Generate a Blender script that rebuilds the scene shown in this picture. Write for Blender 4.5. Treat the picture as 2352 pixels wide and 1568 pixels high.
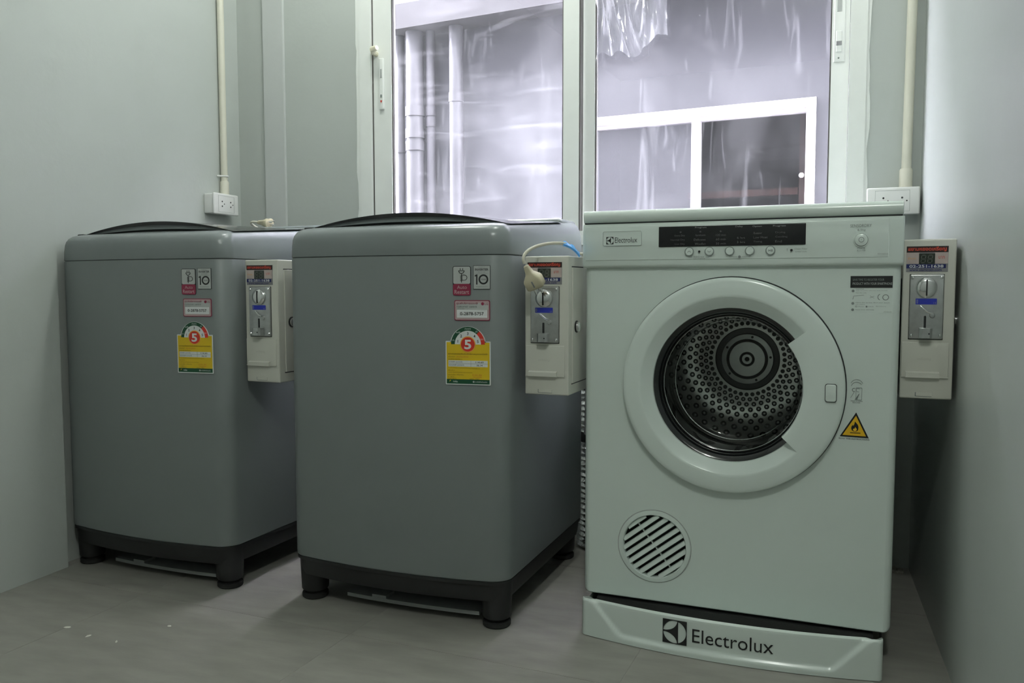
import bpy, bmesh, math, random
from mathutils import Vector, Matrix
from mathutils.geometry import tessellate_polygon
random.seed(7)
R = math.radians
SC = bpy.context.scene
COL = SC.collection
for o in list(bpy.data.objects):
    bpy.data.objects.remove(o)

# ------------------------------------------------------------------ camera
CAM_H, F_PX = 0.722, 1910.2
YAW, PITCH, ROLL = R(19.156), R(3.887), R(-0.064)
fw = Vector((-math.sin(YAW)*math.cos(PITCH), math.cos(YAW)*math.cos(PITCH), -math.sin(PITCH)))
rt = Vector((math.cos(YAW), math.sin(YAW), 0))
up = rt.cross(fw)
rt2 = rt*math.cos(ROLL) + up*math.sin(ROLL)
up2 = up*math.cos(ROLL) - rt*math.sin(ROLL)
cd = bpy.data.cameras.new('camera'); cam = bpy.data.objects.new('camera', cd); COL.objects.link(cam)
m = Matrix((rt2, up2, -fw)).transposed().to_4x4(); m.translation = (0, 0, CAM_H)
cam.matrix_world = m
cd.sensor_width = 36; cd.lens = F_PX*36/2352; cd.clip_start = .02
SC.camera = cam

# ------------------------------------------------------------------ world, lamps, exposure
w = bpy.data.worlds.new('overcast_sky'); SC.world = w; w.use_nodes = True
wn = w.node_tree.nodes; wl = w.node_tree.links
bg = wn['Background']; bg.inputs['Strength'].default_value = 108.0
tc = wn.new('ShaderNodeTexCoord'); nz = wn.new('ShaderNodeTexNoise'); nz.inputs['Scale'].default_value = 2.5
rp = wn.new('ShaderNodeValToRGB')
rp.color_ramp.elements[0].color = (.86, .855, .955, 1); rp.color_ramp.elements[1].color = (.97, .96, 1.0, 1)
wl.new(tc.outputs['Generated'], nz.inputs['Vector']); wl.new(nz.outputs['Fac'], rp.inputs['Fac']); wl.new(rp.outputs['Color'], bg.inputs['Color'])
SC.view_settings.view_transform = 'Standard'; SC.view_settings.look = 'None'
SC.view_settings.gamma = 1; SC.view_settings.use_curve_mapping = False
SC.view_settings.exposure = 0.0
LAMP_W = (11.2, 11.2, 27.5)                                  # each ceiling lamp, built with its fitting further down
LAMP_COL = (.955, 1.0, .93)
LAMPS = [(-.42, 1.74), (-1.12, 1.92), (.06, -.10)]

# ------------------------------------------------------------------ materials
M = {}
def mat(key, col, rough=.5, metal=0., noise=0., nscale=20., bump=0., bscale=200., spec=.5, coat=0., stretch=None):
    if key in M: return M[key]
    t = bpy.data.materials.new(key); t.use_nodes = True
    n, l = t.node_tree.nodes, t.node_tree.links
    b = n['Principled BSDF']
    b.inputs['Roughness'].default_value = rough; b.inputs['Metallic'].default_value = metal
    b.inputs['Specular IOR Level'].default_value = spec
    b.inputs['Coat Weight'].default_value = coat
    c = n.new('ShaderNodeTexCoord')
    vec = c.outputs['Object']
    if stretch:
        mp = n.new('ShaderNodeMapping'); mp.inputs['Scale'].default_value = stretch
        l.new(vec, mp.inputs['Vector']); vec = mp.outputs['Vector']
    x = n.new('ShaderNodeTexNoise'); x.inputs['Scale'].default_value = nscale; x.inputs['Detail'].default_value = 5
    l.new(vec, x.inputs['Vector'])
    r = n.new('ShaderNodeValToRGB')
    r.color_ramp.elements[0].position = .3; r.color_ramp.elements[1].position = .7
    k0, k1 = 1-noise, 1+noise
    r.color_ramp.elements[0].color = (*[min(1, v*k0) for v in col], 1)
    r.color_ramp.elements[1].color = (*[min(1, v*k1) for v in col], 1)
    l.new(x.outputs['Fac'], r.inputs['Fac']); l.new(r.outputs['Color'], b.inputs['Base Color'])
    if bump:
        y = n.new('ShaderNodeTexNoise'); y.inputs['Scale'].default_value = bscale; y.inputs['Detail'].default_value = 4
        l.new(vec, y.inputs['Vector'])
        bp = n.new('ShaderNodeBump'); bp.inputs['Strength'].default_value = bump; bp.inputs['Distance'].default_value = .004
        l.new(y.outputs['Fac'], bp.inputs['Height']); l.new(bp.outputs['Normal'], b.inputs['Normal'])
    M[key] = t
    return t
def glass(key, haze=.0, reflect=.08, tint=(1, 1, 1), streak=None, rough=.0, fres=.5):
    """thin pane: clear + fresnel reflection + a procedural film of haze and streaks"""
    t = bpy.data.materials.new(key); t.use_nodes = True
    n, l = t.node_tree.nodes, t.node_tree.links
    for x in list(n): n.remove(x)
    out = n.new('ShaderNodeOutputMaterial')
    tr = n.new('ShaderNodeBsdfTransparent'); tr.inputs['Color'].default_value = (*tint, 1)
    gl = n.new('ShaderNodeBsdfGlossy'); gl.inputs['Roughness'].default_value = rough
    fr = n.new('ShaderNodeLayerWeight'); fr.inputs['Blend'].default_value = .25
    ma = n.new('ShaderNodeMath'); ma.operation = 'MULTIPLY_ADD'; ma.inputs[1].default_value = fres; ma.inputs[2].default_value = reflect
    l.new(fr.outputs['Fresnel'], ma.inputs[0])
    mx = n.new('ShaderNodeMixShader'); l.new(ma.outputs[0], mx.inputs[0]); l.new(tr.outputs[0], mx.inputs[1]); l.new(gl.outputs[0], mx.inputs[2])
    last = mx
    if haze or streak:
        df = n.new('ShaderNodeBsdfDiffuse'); df.inputs['Color'].default_value = (.9, .9, .93, 1)
        tl = n.new('ShaderNodeBsdfTranslucent'); tl.inputs['Color'].default_value = (.9, .9, .95, 1)
        ms = n.new('ShaderNodeMixShader'); ms.inputs[0].default_value = .65
        l.new(df.outputs[0], ms.inputs[1]); l.new(tl.outputs[0], ms.inputs[2])
        c = n.new('ShaderNodeTexCoord'); fac = None
        base = n.new('ShaderNodeValue'); base.outputs[0].default_value = haze; fac = base.outputs[0]
        for (sx, sz, rot, sc, lo, hi, amt) in (streak or []):
            mp = n.new('ShaderNodeMapping'); mp.inputs['Scale'].default_value = (sx, 1, sz); mp.inputs['Rotation'].default_value = (0, rot, 0)
            ns = n.new('ShaderNodeTexNoise'); ns.inputs['Scale'].default_value = sc; ns.inputs['Detail'].default_value = 4; ns.inputs['Distortion'].default_value = .8
            l.new(c.outputs['Object'], mp.inputs['Vector']); l.new(mp.outputs['Vector'], ns.inputs['Vector'])
            mr = n.new('ShaderNodeMapRange'); mr.inputs[1].default_value = lo; mr.inputs[2].default_value = hi; mr.inputs[3].default_value = 0; mr.inputs[4].default_value = amt
            l.new(ns.outputs['Fac'], mr.inputs[0])
            ad = n.new('ShaderNodeMath'); ad.operation = 'ADD'; ad.use_clamp = True
            l.new(fac, ad.inputs[0]); l.new(mr.outputs[0], ad.inputs[1]); fac = ad.outputs[0]
        m2 = n.new('ShaderNodeMixShader'); l.new(fac, m2.inputs[0]); l.new(mx.outputs[0], m2.inputs[1]); l.new(ms.outputs[0], m2.inputs[2])
        last = m2
    l.new(last.outputs[0], out.inputs['Surface'])
    M[key] = t
    return t
mat('wall_paint', (.50, .53, .51), .5, noise=.03, nscale=3, bump=.12, bscale=60, spec=.35)
mat('wall_paint_gloss', (.47, .50, .485), .33, noise=.03, nscale=3, bump=.06, bscale=30, spec=.5)
mat('plaster_patch', (.56, .58, .575), .5, noise=.03, nscale=4, bump=.1, bscale=60)
mat('ceiling_paint', (.74, .76, .74), .7, noise=.02)
mat('tile_stone', (.275, .268, .242), .42, noise=.13, nscale=16, bump=.05, bscale=120, stretch=(.5, 1.6, 1))
mat('grout', (.33, .32, .295), .9, noise=.08)
mat('washer_grey', (.183, .203, .205), .38, noise=.02, nscale=8, spec=.5)
mat('washer_cover', (.207, .23, .235), .26, noise=.02, nscale=8, spec=.5)
mat('base_plastic', (.0135, .0135, .0145), .5, noise=.08)
mat('rubber', (.012, .012, .012), .75, noise=.1)
mat('tray_grey', (.26, .27, .27), .5, noise=.05)
mat('lid_bed', (.20, .215, .22), .10, noise=.03)
mat('lid_black', (.010, .010, .012), .12, noise=.05)
mat('seam_dark', (.03, .033, .035), .7, noise=.1)
mat('dryer_white', (.665, .74, .70), .30, noise=.012, nscale=6, spec=.5)
mat('dryer_gloss', (.685, .76, .72), .20, noise=.012, nscale=6, spec=.55)
mat('print_grey', (.22, .25, .24), .5, noise=.05)
mat('print_black', (.012, .013, .014), .4, noise=.05)
mat('print_white', (.70, .72, .72), .5, noise=.03)
mat('display_text', (.11, .115, .115), .5, noise=.03)
mat('display_head', (.34, .35, .35), .5, noise=.03)
mat('label_silver', (.44, .46, .45), .4, noise=.04)
mat('label_red', (.25, .022, .06), .4, noise=.05)
mat('label_pink', (.46, .34, .345), .5, noise=.03)
mat('label_yellow', (.68, .47, .01), .45, noise=.03)
mat('label_green', (.006, .07, .03), .4, noise=.05)
mat('label_brightred', (.62, .035, .02), .4, noise=.05)
mat('label_orange', (.75, .36, .06), .4, noise=.05)
mat('brown_print', (.16, .10, .01), .5, noise=.05)
mat('orange_print', (.55, .12, .02), .5, noise=.05)
mat('box_cream', (.60, .60, .54), .42, noise=.02, nscale=9, bump=.02, bscale=150)
mat('box_shade', (.52, .52, .47), .45, noise=.02)
mat('mech_steel', (.52, .53, .53), .30, metal=.9, noise=.12, nscale=60, bump=.03, bscale=300)
mat('chrome', (.80, .80, .80), .12, metal=1, noise=.03)
mat('blue_label', (.02, .035, .42), .4, noise=.05)
mat('navy_label', (.01, .016, .12), .4, noise=.05)
mat('header_black', (.02, .008, .008), .35, noise=.05)
mat('header_red', (.60, .07, .04), .4, noise=.06)
mat('sticker_grey', (.25, .25, .26), .4, noise=.06)
mat('sticker_pink', (.52, .43, .41), .4, noise=.08, nscale=60)
mat('segment_glass', (.03, .038, .03), .2, noise=.05)
mat('segment_off', (.11, .12, .105), .4, noise=.05)
mat('bezel_black', (.007, .008, .009), .10, noise=.05, coat=.5)
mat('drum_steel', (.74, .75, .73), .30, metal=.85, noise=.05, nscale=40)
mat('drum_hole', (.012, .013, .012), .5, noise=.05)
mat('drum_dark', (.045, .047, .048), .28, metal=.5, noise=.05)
mat('hub_steel', (.66, .68, .67), .32, metal=.7, noise=.05, nscale=30)
mat('dark_inside', (.02, .02, .02), .8, noise=.1)
mat('sign_yellow', (.80, .47, .012), .4, noise=.03)
mat('outlet_white', (.84, .84, .83), .35, noise=.01)
mat('conduit_cream', (.72, .70, .60), .42, noise=.03)
mat('plug_cream', (.58, .53, .38), .42, noise=.05)
mat('cord_cream', (.60, .58, .48), .5, noise=.05)
mat('tape_blue', (.12, .42, .95), .35, noise=.12, nscale=60)
mat('hose_white', (.72, .73, .74), .4, noise=.03)
mat('foil', (.62, .63, .62), .24, metal=1, noise=.15, nscale=50, bump=.6, bscale=70)
mat('frame_white', (.87, .89, .87), .35, noise=.015)
mat('frame_gasket', (.10, .095, .09), .7, noise=.05)
mat('handle_cream', (.78, .74, .58), .4, noise=.03)
mat('chip', (.72, .72, .66), .8, noise=.05)
mat('paper', (.45, .42, .36), .8, noise=.15, nscale=40)
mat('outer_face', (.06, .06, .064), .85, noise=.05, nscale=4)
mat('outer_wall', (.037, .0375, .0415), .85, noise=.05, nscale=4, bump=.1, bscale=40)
mat('sky_block_paint', (.22, .22, .228), .85, noise=.05, nscale=4)  # for the storeys added to block sky on both sides of the alley
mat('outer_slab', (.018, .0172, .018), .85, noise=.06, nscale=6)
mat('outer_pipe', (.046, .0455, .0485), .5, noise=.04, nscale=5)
mat('outer_frame', (.46, .44, .44), .45, noise=.02)
mat('wood_brown', (.085, .035, .025), .5, noise=.2, nscale=14, stretch=(1, 1, .1))
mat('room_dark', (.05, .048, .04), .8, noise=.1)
mat('ground', (.16, .156, .16), .9, noise=.12, nscale=5)
mat('debris', (.30, .29, .25), .9, noise=.25, nscale=60)
glass('window_film', .012, .05, (.97, .97, 1.0), [(7, .9, .25, 5, .58, .78, .05), (.9, 6, .25, 4, .55, .80, .07), (1, 1, .4, 3, .45, .75, .05), (60, 40, 0, 9, .73, .76, .15)])
glass('window_film_right', .008, .05, (.97, .97, 1.0), [(8, 1.0, -.45, 4, .58, .80, .07), (1, 1, .4, 3, .5, .8, .04), (60, 40, 0, 9, .74, .77, .2)])
glass('film_flap', .10, .10, (.9, .9, .93), [(14, 1.5, -.12, 4, .50, .68, .28)], rough=.12)
glass('outer_glass', .0, .012, (.7, .7, .7), fres=.12)
glass('outer_glass_mirror', .015, .34, (.8, .82, .86))
glass('door_glass', .0, .02, (.93, .95, .94))

# ------------------------------------------------------------------ mesh helpers
def sub3(a, b): return (a[0]-b[0], a[1]-b[1], a[2]-b[2])
class MB:
    def __init__(s): s.v = []; s.f = []
    def add(s, vs, fs):
        k = len(s.v); s.v += [tuple(p) for p in vs]; s.f += [tuple(i+k for i in q) for q in fs]; return s
    def box(s, x0, x1, y0, y1, z0, z1):
        return s.add([(x0,y0,z0),(x1,y0,z0),(x1,y1,z0),(x0,y1,z0),(x0,y0,z1),(x1,y0,z1),(x1,y1,z1),(x0,y1,z1)],
                     [(3,2,1,0),(4,5,6,7),(0,1,5,4),(1,2,6,5),(2,3,7,6),(3,0,4,7)])
    def loft(s, loops, cap0=True, cap1=True, closed=True):
        n = len(loops[0]); vs = [p for L in loops for p in L]; fs = []
        for a in range(len(loops)-1):
            for i in range(n if closed else n-1):
                j = (i+1) % n
                fs.append((a*n+i, a*n+j, (a+1)*n+j, (a+1)*n+i))
        if cap0: fs.append(tuple(range(n))[::-1])
        if cap1: fs.append(tuple((len(loops)-1)*n+i for i in range(n)))
        return s.add(vs, fs)
    def rbox(s, x0, x1, y0, y1, z0, z1, r, n=3, axis='y', rc=None):
        """box with rounded edges: rounded-rectangle loops stacked along the axis"""
        rc = r if rc is None else rc
        def loop(ins, t):
            if axis == 'y': a0, a1, b0, b1 = x0, x1, z0, z1
            elif axis == 'z': a0, a1, b0, b1 = x0, x1, y0, y1
            else: a0, a1, b0, b1 = y0, y1, z0, z1
            a0 += ins; a1 -= ins; b0 += ins; b1 -= ins; q = max(rc-ins, 1e-5); P = []
            for cx, cy, st in ((a1-q, b1-q, 0), (a0+q, b1-q, 90), (a0+q, b0+q, 180), (a1-q, b0+q, 270)):
                for i in range(n+1):
                    an = R(st+90*i/n); P.append((cx+q*math.cos(an), cy+q*math.sin(an)))
            if axis == 'y': return [(p[0], t, p[1]) for p in P]
            if axis == 'z': return [(p[0], p[1], t) for p in P]
            return [(t, p[0], p[1]) for p in P]
        lo, hi = {'y': (y0, y1), 'z': (z0, z1), 'x': (x0, x1)}[axis]
        L = []
        for i in range(n+1):
            a = math.pi/2*i/n; L.append(loop(r*(1-math.sin(a)), lo+r*(1-math.cos(a))))
        for i in range(n, -1, -1):
            a = math.pi/2*i/n; L.append(loop(r*(1-math.sin(a)), hi-r*(1-math.cos(a))))
        return s.loft(L)
    def lathe(s, prof, cx=0, cz=0, n=64, axis='y', cy=0, a0=0, a1=360):
        """profile [(radius, height)], axis y through (cx,cz) or z through (cx,cy)"""
        full = abs(a1-a0-360) < 1e-6; k = n if full else n+1; vs = []
        for r_, h in prof:
            for i in range(k):
                a = R(a0+(a1-a0)*i/n)
                vs.append((cx+r_*math.cos(a), h, cz+r_*math.sin(a)) if axis == 'y' else (cx+r_*math.cos(a), cy+r_*math.sin(a), h))
        fs = []
        for q in range(len(prof)-1):
            for i in range(n):
                j = (i+1) % k
                fs.append((q*k+i, q*k+j, (q+1)*k+j, (q+1)*k+i))
        return s.add(vs, fs)
    def tube(s, pts, r, n=8, caps=True, rs=None):
        P = [Vector(p) for p in pts]; L = []
        t0 = (P[1]-P[0]).normalized(); nrm = t0.orthogonal().normalized()
        for i, p in enumerate(P):
            t = (P[min(i+1, len(P)-1)]-P[max(i-1, 0)]).normalized()
            nrm = (nrm-t*nrm.dot(t)).normalized(); b = t.cross(nrm)
            rr = rs[i] if rs else r
            L.append([tuple(p+(nrm*math.cos(2*math.pi*k/n)+b*math.sin(2*math.pi*k/n))*rr) for k in range(n)])
        return s.loft(L, caps, caps)
    def prism(s, poly, y0, y1, holes=()):
        """polygon in x,z (with holes) extruded from y0 (front) to y1"""
        loops = [poly]+list(holes)
        tri = tessellate_polygon([[Vector((p[0], p[1], 0)) for p in L] for L in loops])
        flat = [p for L in loops for p in L]; n = len(flat)
        vs = [(p[0], y0, p[1]) for p in flat]+[(p[0], y1, p[1]) for p in flat]
        fs = []
        for t in tri:
            a, b, c = (flat[i] for i in t)
            ar = (b[0]-a[0])*(c[1]-a[1])-(b[1]-a[1])*(c[0]-a[0])
            t = tuple(t) if ar > 0 else tuple(t)[::-1]
            fs.append(t); fs.append(tuple(i+n for i in t[::-1]))
        k = 0
        for L in loops:
            for i in range(len(L)):
                j = (i+1) % len(L); fs.append((k+i, k+j, n+k+j, n+k+i))
            k += len(L)
        return s.add(vs, fs)
    def build(s, name, material, parent=None, angle=35, loc=None, rz=0, kind=None):
        me = bpy.data.meshes.new(name); me.from_pydata(s.v, [], s.f); me.update()
        b = bmesh.new(); b.from_mesh(me); bmesh.ops.recalc_face_normals(b, faces=b.faces); b.to_mesh(me); b.free()
        for p in me.polygons: p.use_smooth = True
        me.set_sharp_from_angle(angle=R(angle))
        return link(name, me, material, parent, loc, rz, kind)
def link(name, me, material, parent=None, loc=None, rz=0, kind=None):
    o = bpy.data.objects.new(name, me); COL.objects.link(o)
    if material and not me.materials: me.materials.append(M[material] if isinstance(material, str) else material)
    o.parent = parent
    if loc: o.location = loc
    if rz: o.rotation_euler = (0, 0, rz)
    if kind: o['kind'] = kind
    return o
def empty(name, loc=(0, 0, 0), rz=0):
    o = bpy.data.objects.new(name, None); COL.objects.link(o); o.location = loc; o.rotation_euler = (0, 0, rz); o.empty_display_size = .05
    return o
def tag(o, label, cat, group=None):
    o['label'] = label; o['category'] = cat
    if group: o['group'] = group
    return o
def copy_tree(o, parent=None):
    c = o.copy(); COL.objects.link(c); c.parent = parent
    for ch in list(o.children): copy_tree(ch, c)
    return c
def rr(x0, x1, z0, z1, r, n=4):
    P = []
    for cx, cz, st in ((x1-r, z1-r, 0), (x0+r, z1-r, 90), (x0+r, z0+r, 180), (x1-r, z0+r, 270)):
        for i in range(n+1):
            a = R(st+90*i/n); P.append((cx+r*math.cos(a), cz+r*math.sin(a)))
    return P
def circ(cx, cz, r, n=32, a0=0, a1=360):
    k = n if a1-a0 == 360 else n+1
    return [(cx+r*math.cos(R(a0+(a1-a0)*i/n)), cz+r*math.sin(R(a0+(a1-a0)*i/n))) for i in range(k)]
def sector(cx, cz, r0, r1, a0, a1, n=16):
    return circ(cx, cz, r1, n, a0, a1)+circ(cx, cz, r0, n, a0, a1)[::-1]
def frame_poly(mb, x0, x1, z0, z1, t, y0, y1, r=0):
    """rectangular ring"""
    if r: mb.prism(rr(x0, x1, z0, z1, r), y0, y1, [rr(x0+t, x1-t, z0+t, z1-t, max(r-t, 1e-4))[::-1]])
    else: mb.prism([(x0,z0),(x1,z0),(x1,z1),(x0,z1)], y0, y1, [[(x0+t,z0+t),(x0+t,z1-t),(x1-t,z1-t),(x1-t,z0+t)]])
    return mb
_tc = {}
def text(name, txt, x0, x1, z0, z1, material, parent, y, bold=0., fit=True, kind=None):
    """lettering fitted into the rectangle x0..x1, z0..z1 in the parent's front plane at depth y"""
    key = (txt, bold)
    if key not in _tc:
        cu = bpy.data.curves.new('lettering', 'FONT'); cu.body = txt; cu.size = 1; cu.offset = bold; cu.resolution_u = 3
        ob = bpy.data.objects.new('lettering', cu); COL.objects.link(ob)
        dg = bpy.context.evaluated_depsgraph_get(); me = bpy.data.meshes.new_from_object(ob.evaluated_get(dg))
        V = [v.co.copy() for v in me.vertices]; F = [tuple(p.vertices) for p in me.polygons]
        bpy.data.objects.remove(ob); bpy.data.meshes.remove(me)
        _tc[key] = (V, F)
    V, F = _tc[key]
    if not V: return None
    ax, bx = min(v.x for v in V), max(v.x for v in V); ay, by = min(v.y for v in V), max(v.y for v in V)
    sx = (x1-x0)/max(bx-ax, 1e-6); sz = (z1-z0)/max(by-ay, 1e-6)
    if not fit: sx = sz = min(sx, sz)
    ox = (x0+x1)/2-sx*(ax+bx)/2; oz = (z0+z1)/2-sz*(ay+by)/2
    mb = MB().add([(ox+v.x*sx, y, oz+v.y*sz) for v in V], F)
    me = bpy.data.meshes.new(name); me.from_pydata(mb.v, [], mb.f); me.update()
    return link(name, me, material, parent, kind=kind)
def slab(name, poly, material, parent, y0, y1, loc=None, rz=0, holes=()):
    return MB().prism(poly, y0, y1, holes).build(name, material, parent, loc=loc, rz=rz)
def rect(x0, x1, z0, z1): return [(x0,z0),(x1,z0),(x1,z1),(x0,z1)]
def struct(o): o['kind'] = 'structure'; return o

# ------------------------------------------------------------------ the room
XR, XP, XL, YP = .2733, -1.766, -1.800, 1.605
YB0, TB = 2.293, R(-2.5)                     # back wall through (XR,YB0), running to the left and slightly away
YF, ZC = -1.8, 2.34
def yback(x): return YB0+(XR-x)*math.tan(-TB)
# floor: slab with individual tiles
fo = struct(MB().box(XL-.16, XR+.16, YF-.16, 2.56, -.12, -.0006).build('floor', 'grout'))
def clip(poly, room):
    out = poly
    for i in range(len(room)):
        a, b = room[i], room[(i+1) % len(room)]; cur = []; 
        def side(p): return (b[0]-a[0])*(p[1]-a[1])-(b[1]-a[1])*(p[0]-a[0])
        for j in range(len(out)):
            p, q = out[j], out[(j+1) % len(out)]; sp, sq = side(p), side(q)
            if sp >= 0: cur.append(p)
            if sp*sq < 0:
                t = sp/(sp-sq); cur.append((p[0]+(q[0]-p[0])*t, p[1]+(q[1]-p[1])*t))
        out = cur
        if len(out) < 3: return []
    return out
TR = R(-4.0); TS = .573; TO = (-.869, 1.475)
room_poly = [(XL+.001, YF+.001), (XR-.001, YF+.001), (XR-.001, YB0-.001), (XL+.001, yback(XL)-.001)]
pier_poly = [(XP+.001, YF+.001), (XR-.001, YF+.001), (XR-.001, YP), (XP+.001, YP)]
for i in range(-3, 4):
    for j in range(-10, 3):
        g = .0010
        cs = [(i*TS+g, j*TS+g), ((i+1)*TS-g, j*TS+g), ((i+1)*TS-g, (j+1)*TS-g), (i*TS+g, (j+1)*TS-g)]
        wp = [(TO[0]+a*math.cos(TR)-b*math.sin(TR), TO[1]+a*math.sin(TR)+b*math.cos(TR)) for a, b in cs]
        p = clip(wp, room_poly)
        if len(p) < 3: continue
        p = [(max(a, XP+.001) if b < YP else a, b) for a, b in p]
        ar = abs(sum(p[k][0]*p[(k+1) % len(p)][1]-p[(k+1) % len(p)][0]*p[k][1] for k in range(len(p))))/2
        if ar < .002: continue
        cx, cy = sum(a for a, b in p)/len(p), sum(b for a, b in p)/len(p)
        MB().loft([[(a-cx, b-cy, -.009) for a, b in p], [(a-cx, b-cy, 0) for a, b in p]]).build('tile', 'tile_stone', fo, loc=(cx, cy, 0))
struct(MB().box(XR, XR+.14, YF-.14, YB0+.14, -.1, ZC).build('wall_right', 'wall_paint_gloss'))
lw = MB()
lw.loft([[(XL-.14, YF-.14, z), (XP, YF-.14, z), (XP, YP, z), (XL, YP+.004, z), (XL, 2.52, z), (XL-.14, 2.52, z)] for z in (-.1, ZC)])
struct(lw.build('wall_left', 'wall_paint'))
struct(MB().box(XL-.14, XR+.14, YF-.14, YF, -.1, ZC).build('wall_front', 'wall_paint'))
struct(MB().box(XL-.14, XR+.14, YF-.14, 2.56, ZC, ZC+.14).build('ceiling', 'ceiling_paint'))
struct(MB().box(-14, 14, 2.57, 2.71, ZC+.0, 5.4).build('sky_block_wall', 'sky_block_paint'))  # unseen upper storey, added to narrow the strip of sky over the alley
# back wall in its own frame: local x runs 0 (right corner) to -2.09, local y into the wall
WX0, WX1, WZ0, WZ1 = -1.600, -.130, .835, 1.84
bwf = empty('wall_back', (XR, YB0, 0), TB); struct(bwf)
MB().prism(rect(-2.22, .14, -.1, ZC), 0, .14, [[(WX0,WZ0),(WX0,WZ1),(WX1,WZ1),(WX1,WZ0)]]).build('wall_panel', 'wall_paint', bwf)
MB().prism([(-1.963,0),(-1.885,0),(-1.885,ZC),(-1.963,ZC)], -.010, .002).build('plaster_strip', 'plaster_patch', bwf, loc=(0, 0, 0))
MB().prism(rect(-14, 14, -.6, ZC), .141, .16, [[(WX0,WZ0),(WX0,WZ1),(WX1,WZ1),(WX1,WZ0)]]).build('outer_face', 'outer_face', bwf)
# rough plaster edge left by the painters around the window frame
def ragged(x, side, seed):
    rnd = random.Random(seed); L = []; z = .82
    pts = []
    while z < 1.85:
        pts.append((x+side*rnd.uniform(.0, .006), z)); z += rnd.uniform(.02, .09)
    return pts
MB().prism([(WX0+.002, .82)]+[(WX0+.002, 1.86)]+ragged(WX0-.010, -1, 3)[::-1], -.0015, .0005).build('paint_edge', 'frame_white', bwf)
MB().prism([(WX1-.002, .82)]+ragged(WX1+.004, 1, 5)+[(WX1-.002, 1.86)], -.0015, .0005).build('paint_edge', 'frame_white', bwf)

# window: frame, two sliding sashes with panes, locks
wf = empty('window_1', (XR, YB0, 0), TB); struct(wf)
fr = MB(); frame_poly(fr, WX0+.001, WX1-.001, WZ0+.001, WZ1-.001, .040, -.006, .085)
fr.build('window_frame', 'frame_white', wf)
MB().box(WX0+.041, WX0+.0445, .004, .07, WZ0+.041, WZ1-.041).build('gasket', 'frame_gasket', wf)
def sash(x0, x1, sl, sr, y0, y1, film, gx=None):
    b, t = WZ0+.041, WZ1-.041
    s = MB().prism(rect(x0, x1, b, t), y0, y1, [[(x0+sl, b+.036), (x0+sl, t-.04), (x1-sr, t-.04), (x1-sr, b+.036)]]).build('sash', 'frame_white', wf)
    gk = MB(); ym = (y0+y1)/2
    gk.box(x0+sl, x0+sl+.0035, y0+.003, ym, b+.036, t-.04); gk.box(x1-sr-.0035, x1-sr, y0+.003, ym, b+.036, t-.04)
    gk.build('gasket', 'frame_gasket', s)
    MB().box(x0+sl-.006, x1-sr+.006, ym-.002, ym+.002, b+.03, t-.034).build('pane', film, s)
    return s
sl = sash(-1.556, -.884, .064, .047, .006, .034, 'window_film')
sr_ = sash(-.892, -.1720, .045, .043, .040, .068, 'window_film_right')
MB().box(-.884, -.8805, .008, .036, WZ0+.042, WZ1-.042).build('gasket', 'frame_gasket', wf)
# loose crumpled protective film hanging at the top corner of the right pane
ff_ = MB(); rnd = random.Random(21); nxf, nzf = 44, 30; VV = []
for j in range(nzf+1):
    v = j/nzf
    for i in range(nxf+1):
        u = i/nxf
        zb = 1.40-.05*(1-u)+.018*math.sin(u*9)+.03*max(0, .5-u)*math.sin(u*25)
        z = zb+(1.76-zb)*v
        x = -.843+.215*u*(1-.30*v)+.010*math.sin(v*7+u*5)
        y = .038-.007*(1+math.sin(u*31+v*4.5+1.5*math.sin(v*6)))-.005*math.sin(u*13-v*9)*(1-v)-.003*math.sin(u*60+v*20)
        VV.append((x, min(y, .0375), z))
ff_.add(VV, [(j*(nxf+1)+i, j*(nxf+1)+i+1, (j+1)*(nxf+1)+i+1, (j+1)*(nxf+1)+i) for j in range(nzf) for i in range(nxf)])
ff_.build('loose_film', 'film_flap', sr_, 80)
# left lock
lk = MB().rbox(-1.532, -1.5165, -.002, .0065, 1.268, 1.425, .0025).build('lock_plate', 'frame_white', sl)
MB().rbox(-1.527, -1.5205, -.0035, -.0015, 1.365, 1.392, .0008).build('lock_slider', 'label_silver', sl)
MB().rbox(-1.527, -1.5210, -.0035, -.0015, 1.305, 1.314, .0008).build('lock_notch', 'print_grey', sl)
MB().prism([(-1.5275, 1.296), (-1.5205, 1.296), (-1.524, 1.288)], -.0032, -.0015).build('lock_mark', 'label_brightred', sl)
MB().tube([(-1.545, .012, 1.440), (-1.545, -.012, 1.443), (-1.538, -.026, 1.447), (-1.520, -.032, 1.449)], .009, 10, rs=[.008, .009, .010, .007]).build('window_knob', 'handle_cream', sl)
# right lock
MB().rbox(-.210, -.183, .036, .0405, 1.293, 1.47, .002).build('lock_plate', 'frame_white', sr_)
MB().rbox(-.2045, -.190, .0335, .037, 1.318, 1.372, .0018).build('lock_slider', 'frame_white', sr_)
MB().rbox(-.204, -.1905, .0328, .0338, 1.334, 1.345, .0003).build('lock_notch', 'sticker_grey', sr_)
MB().rbox(-.203, -.192, .0348, .0365, 1.42, 1.47, .0005).build('lock_recess', 'label_silver', sr_)
MB().lathe([(.0, .0345), (.0022, .0345), (.0022, .037)], -.1975, 1.303, 10).build('screw', 'print_grey', sr_)

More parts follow.
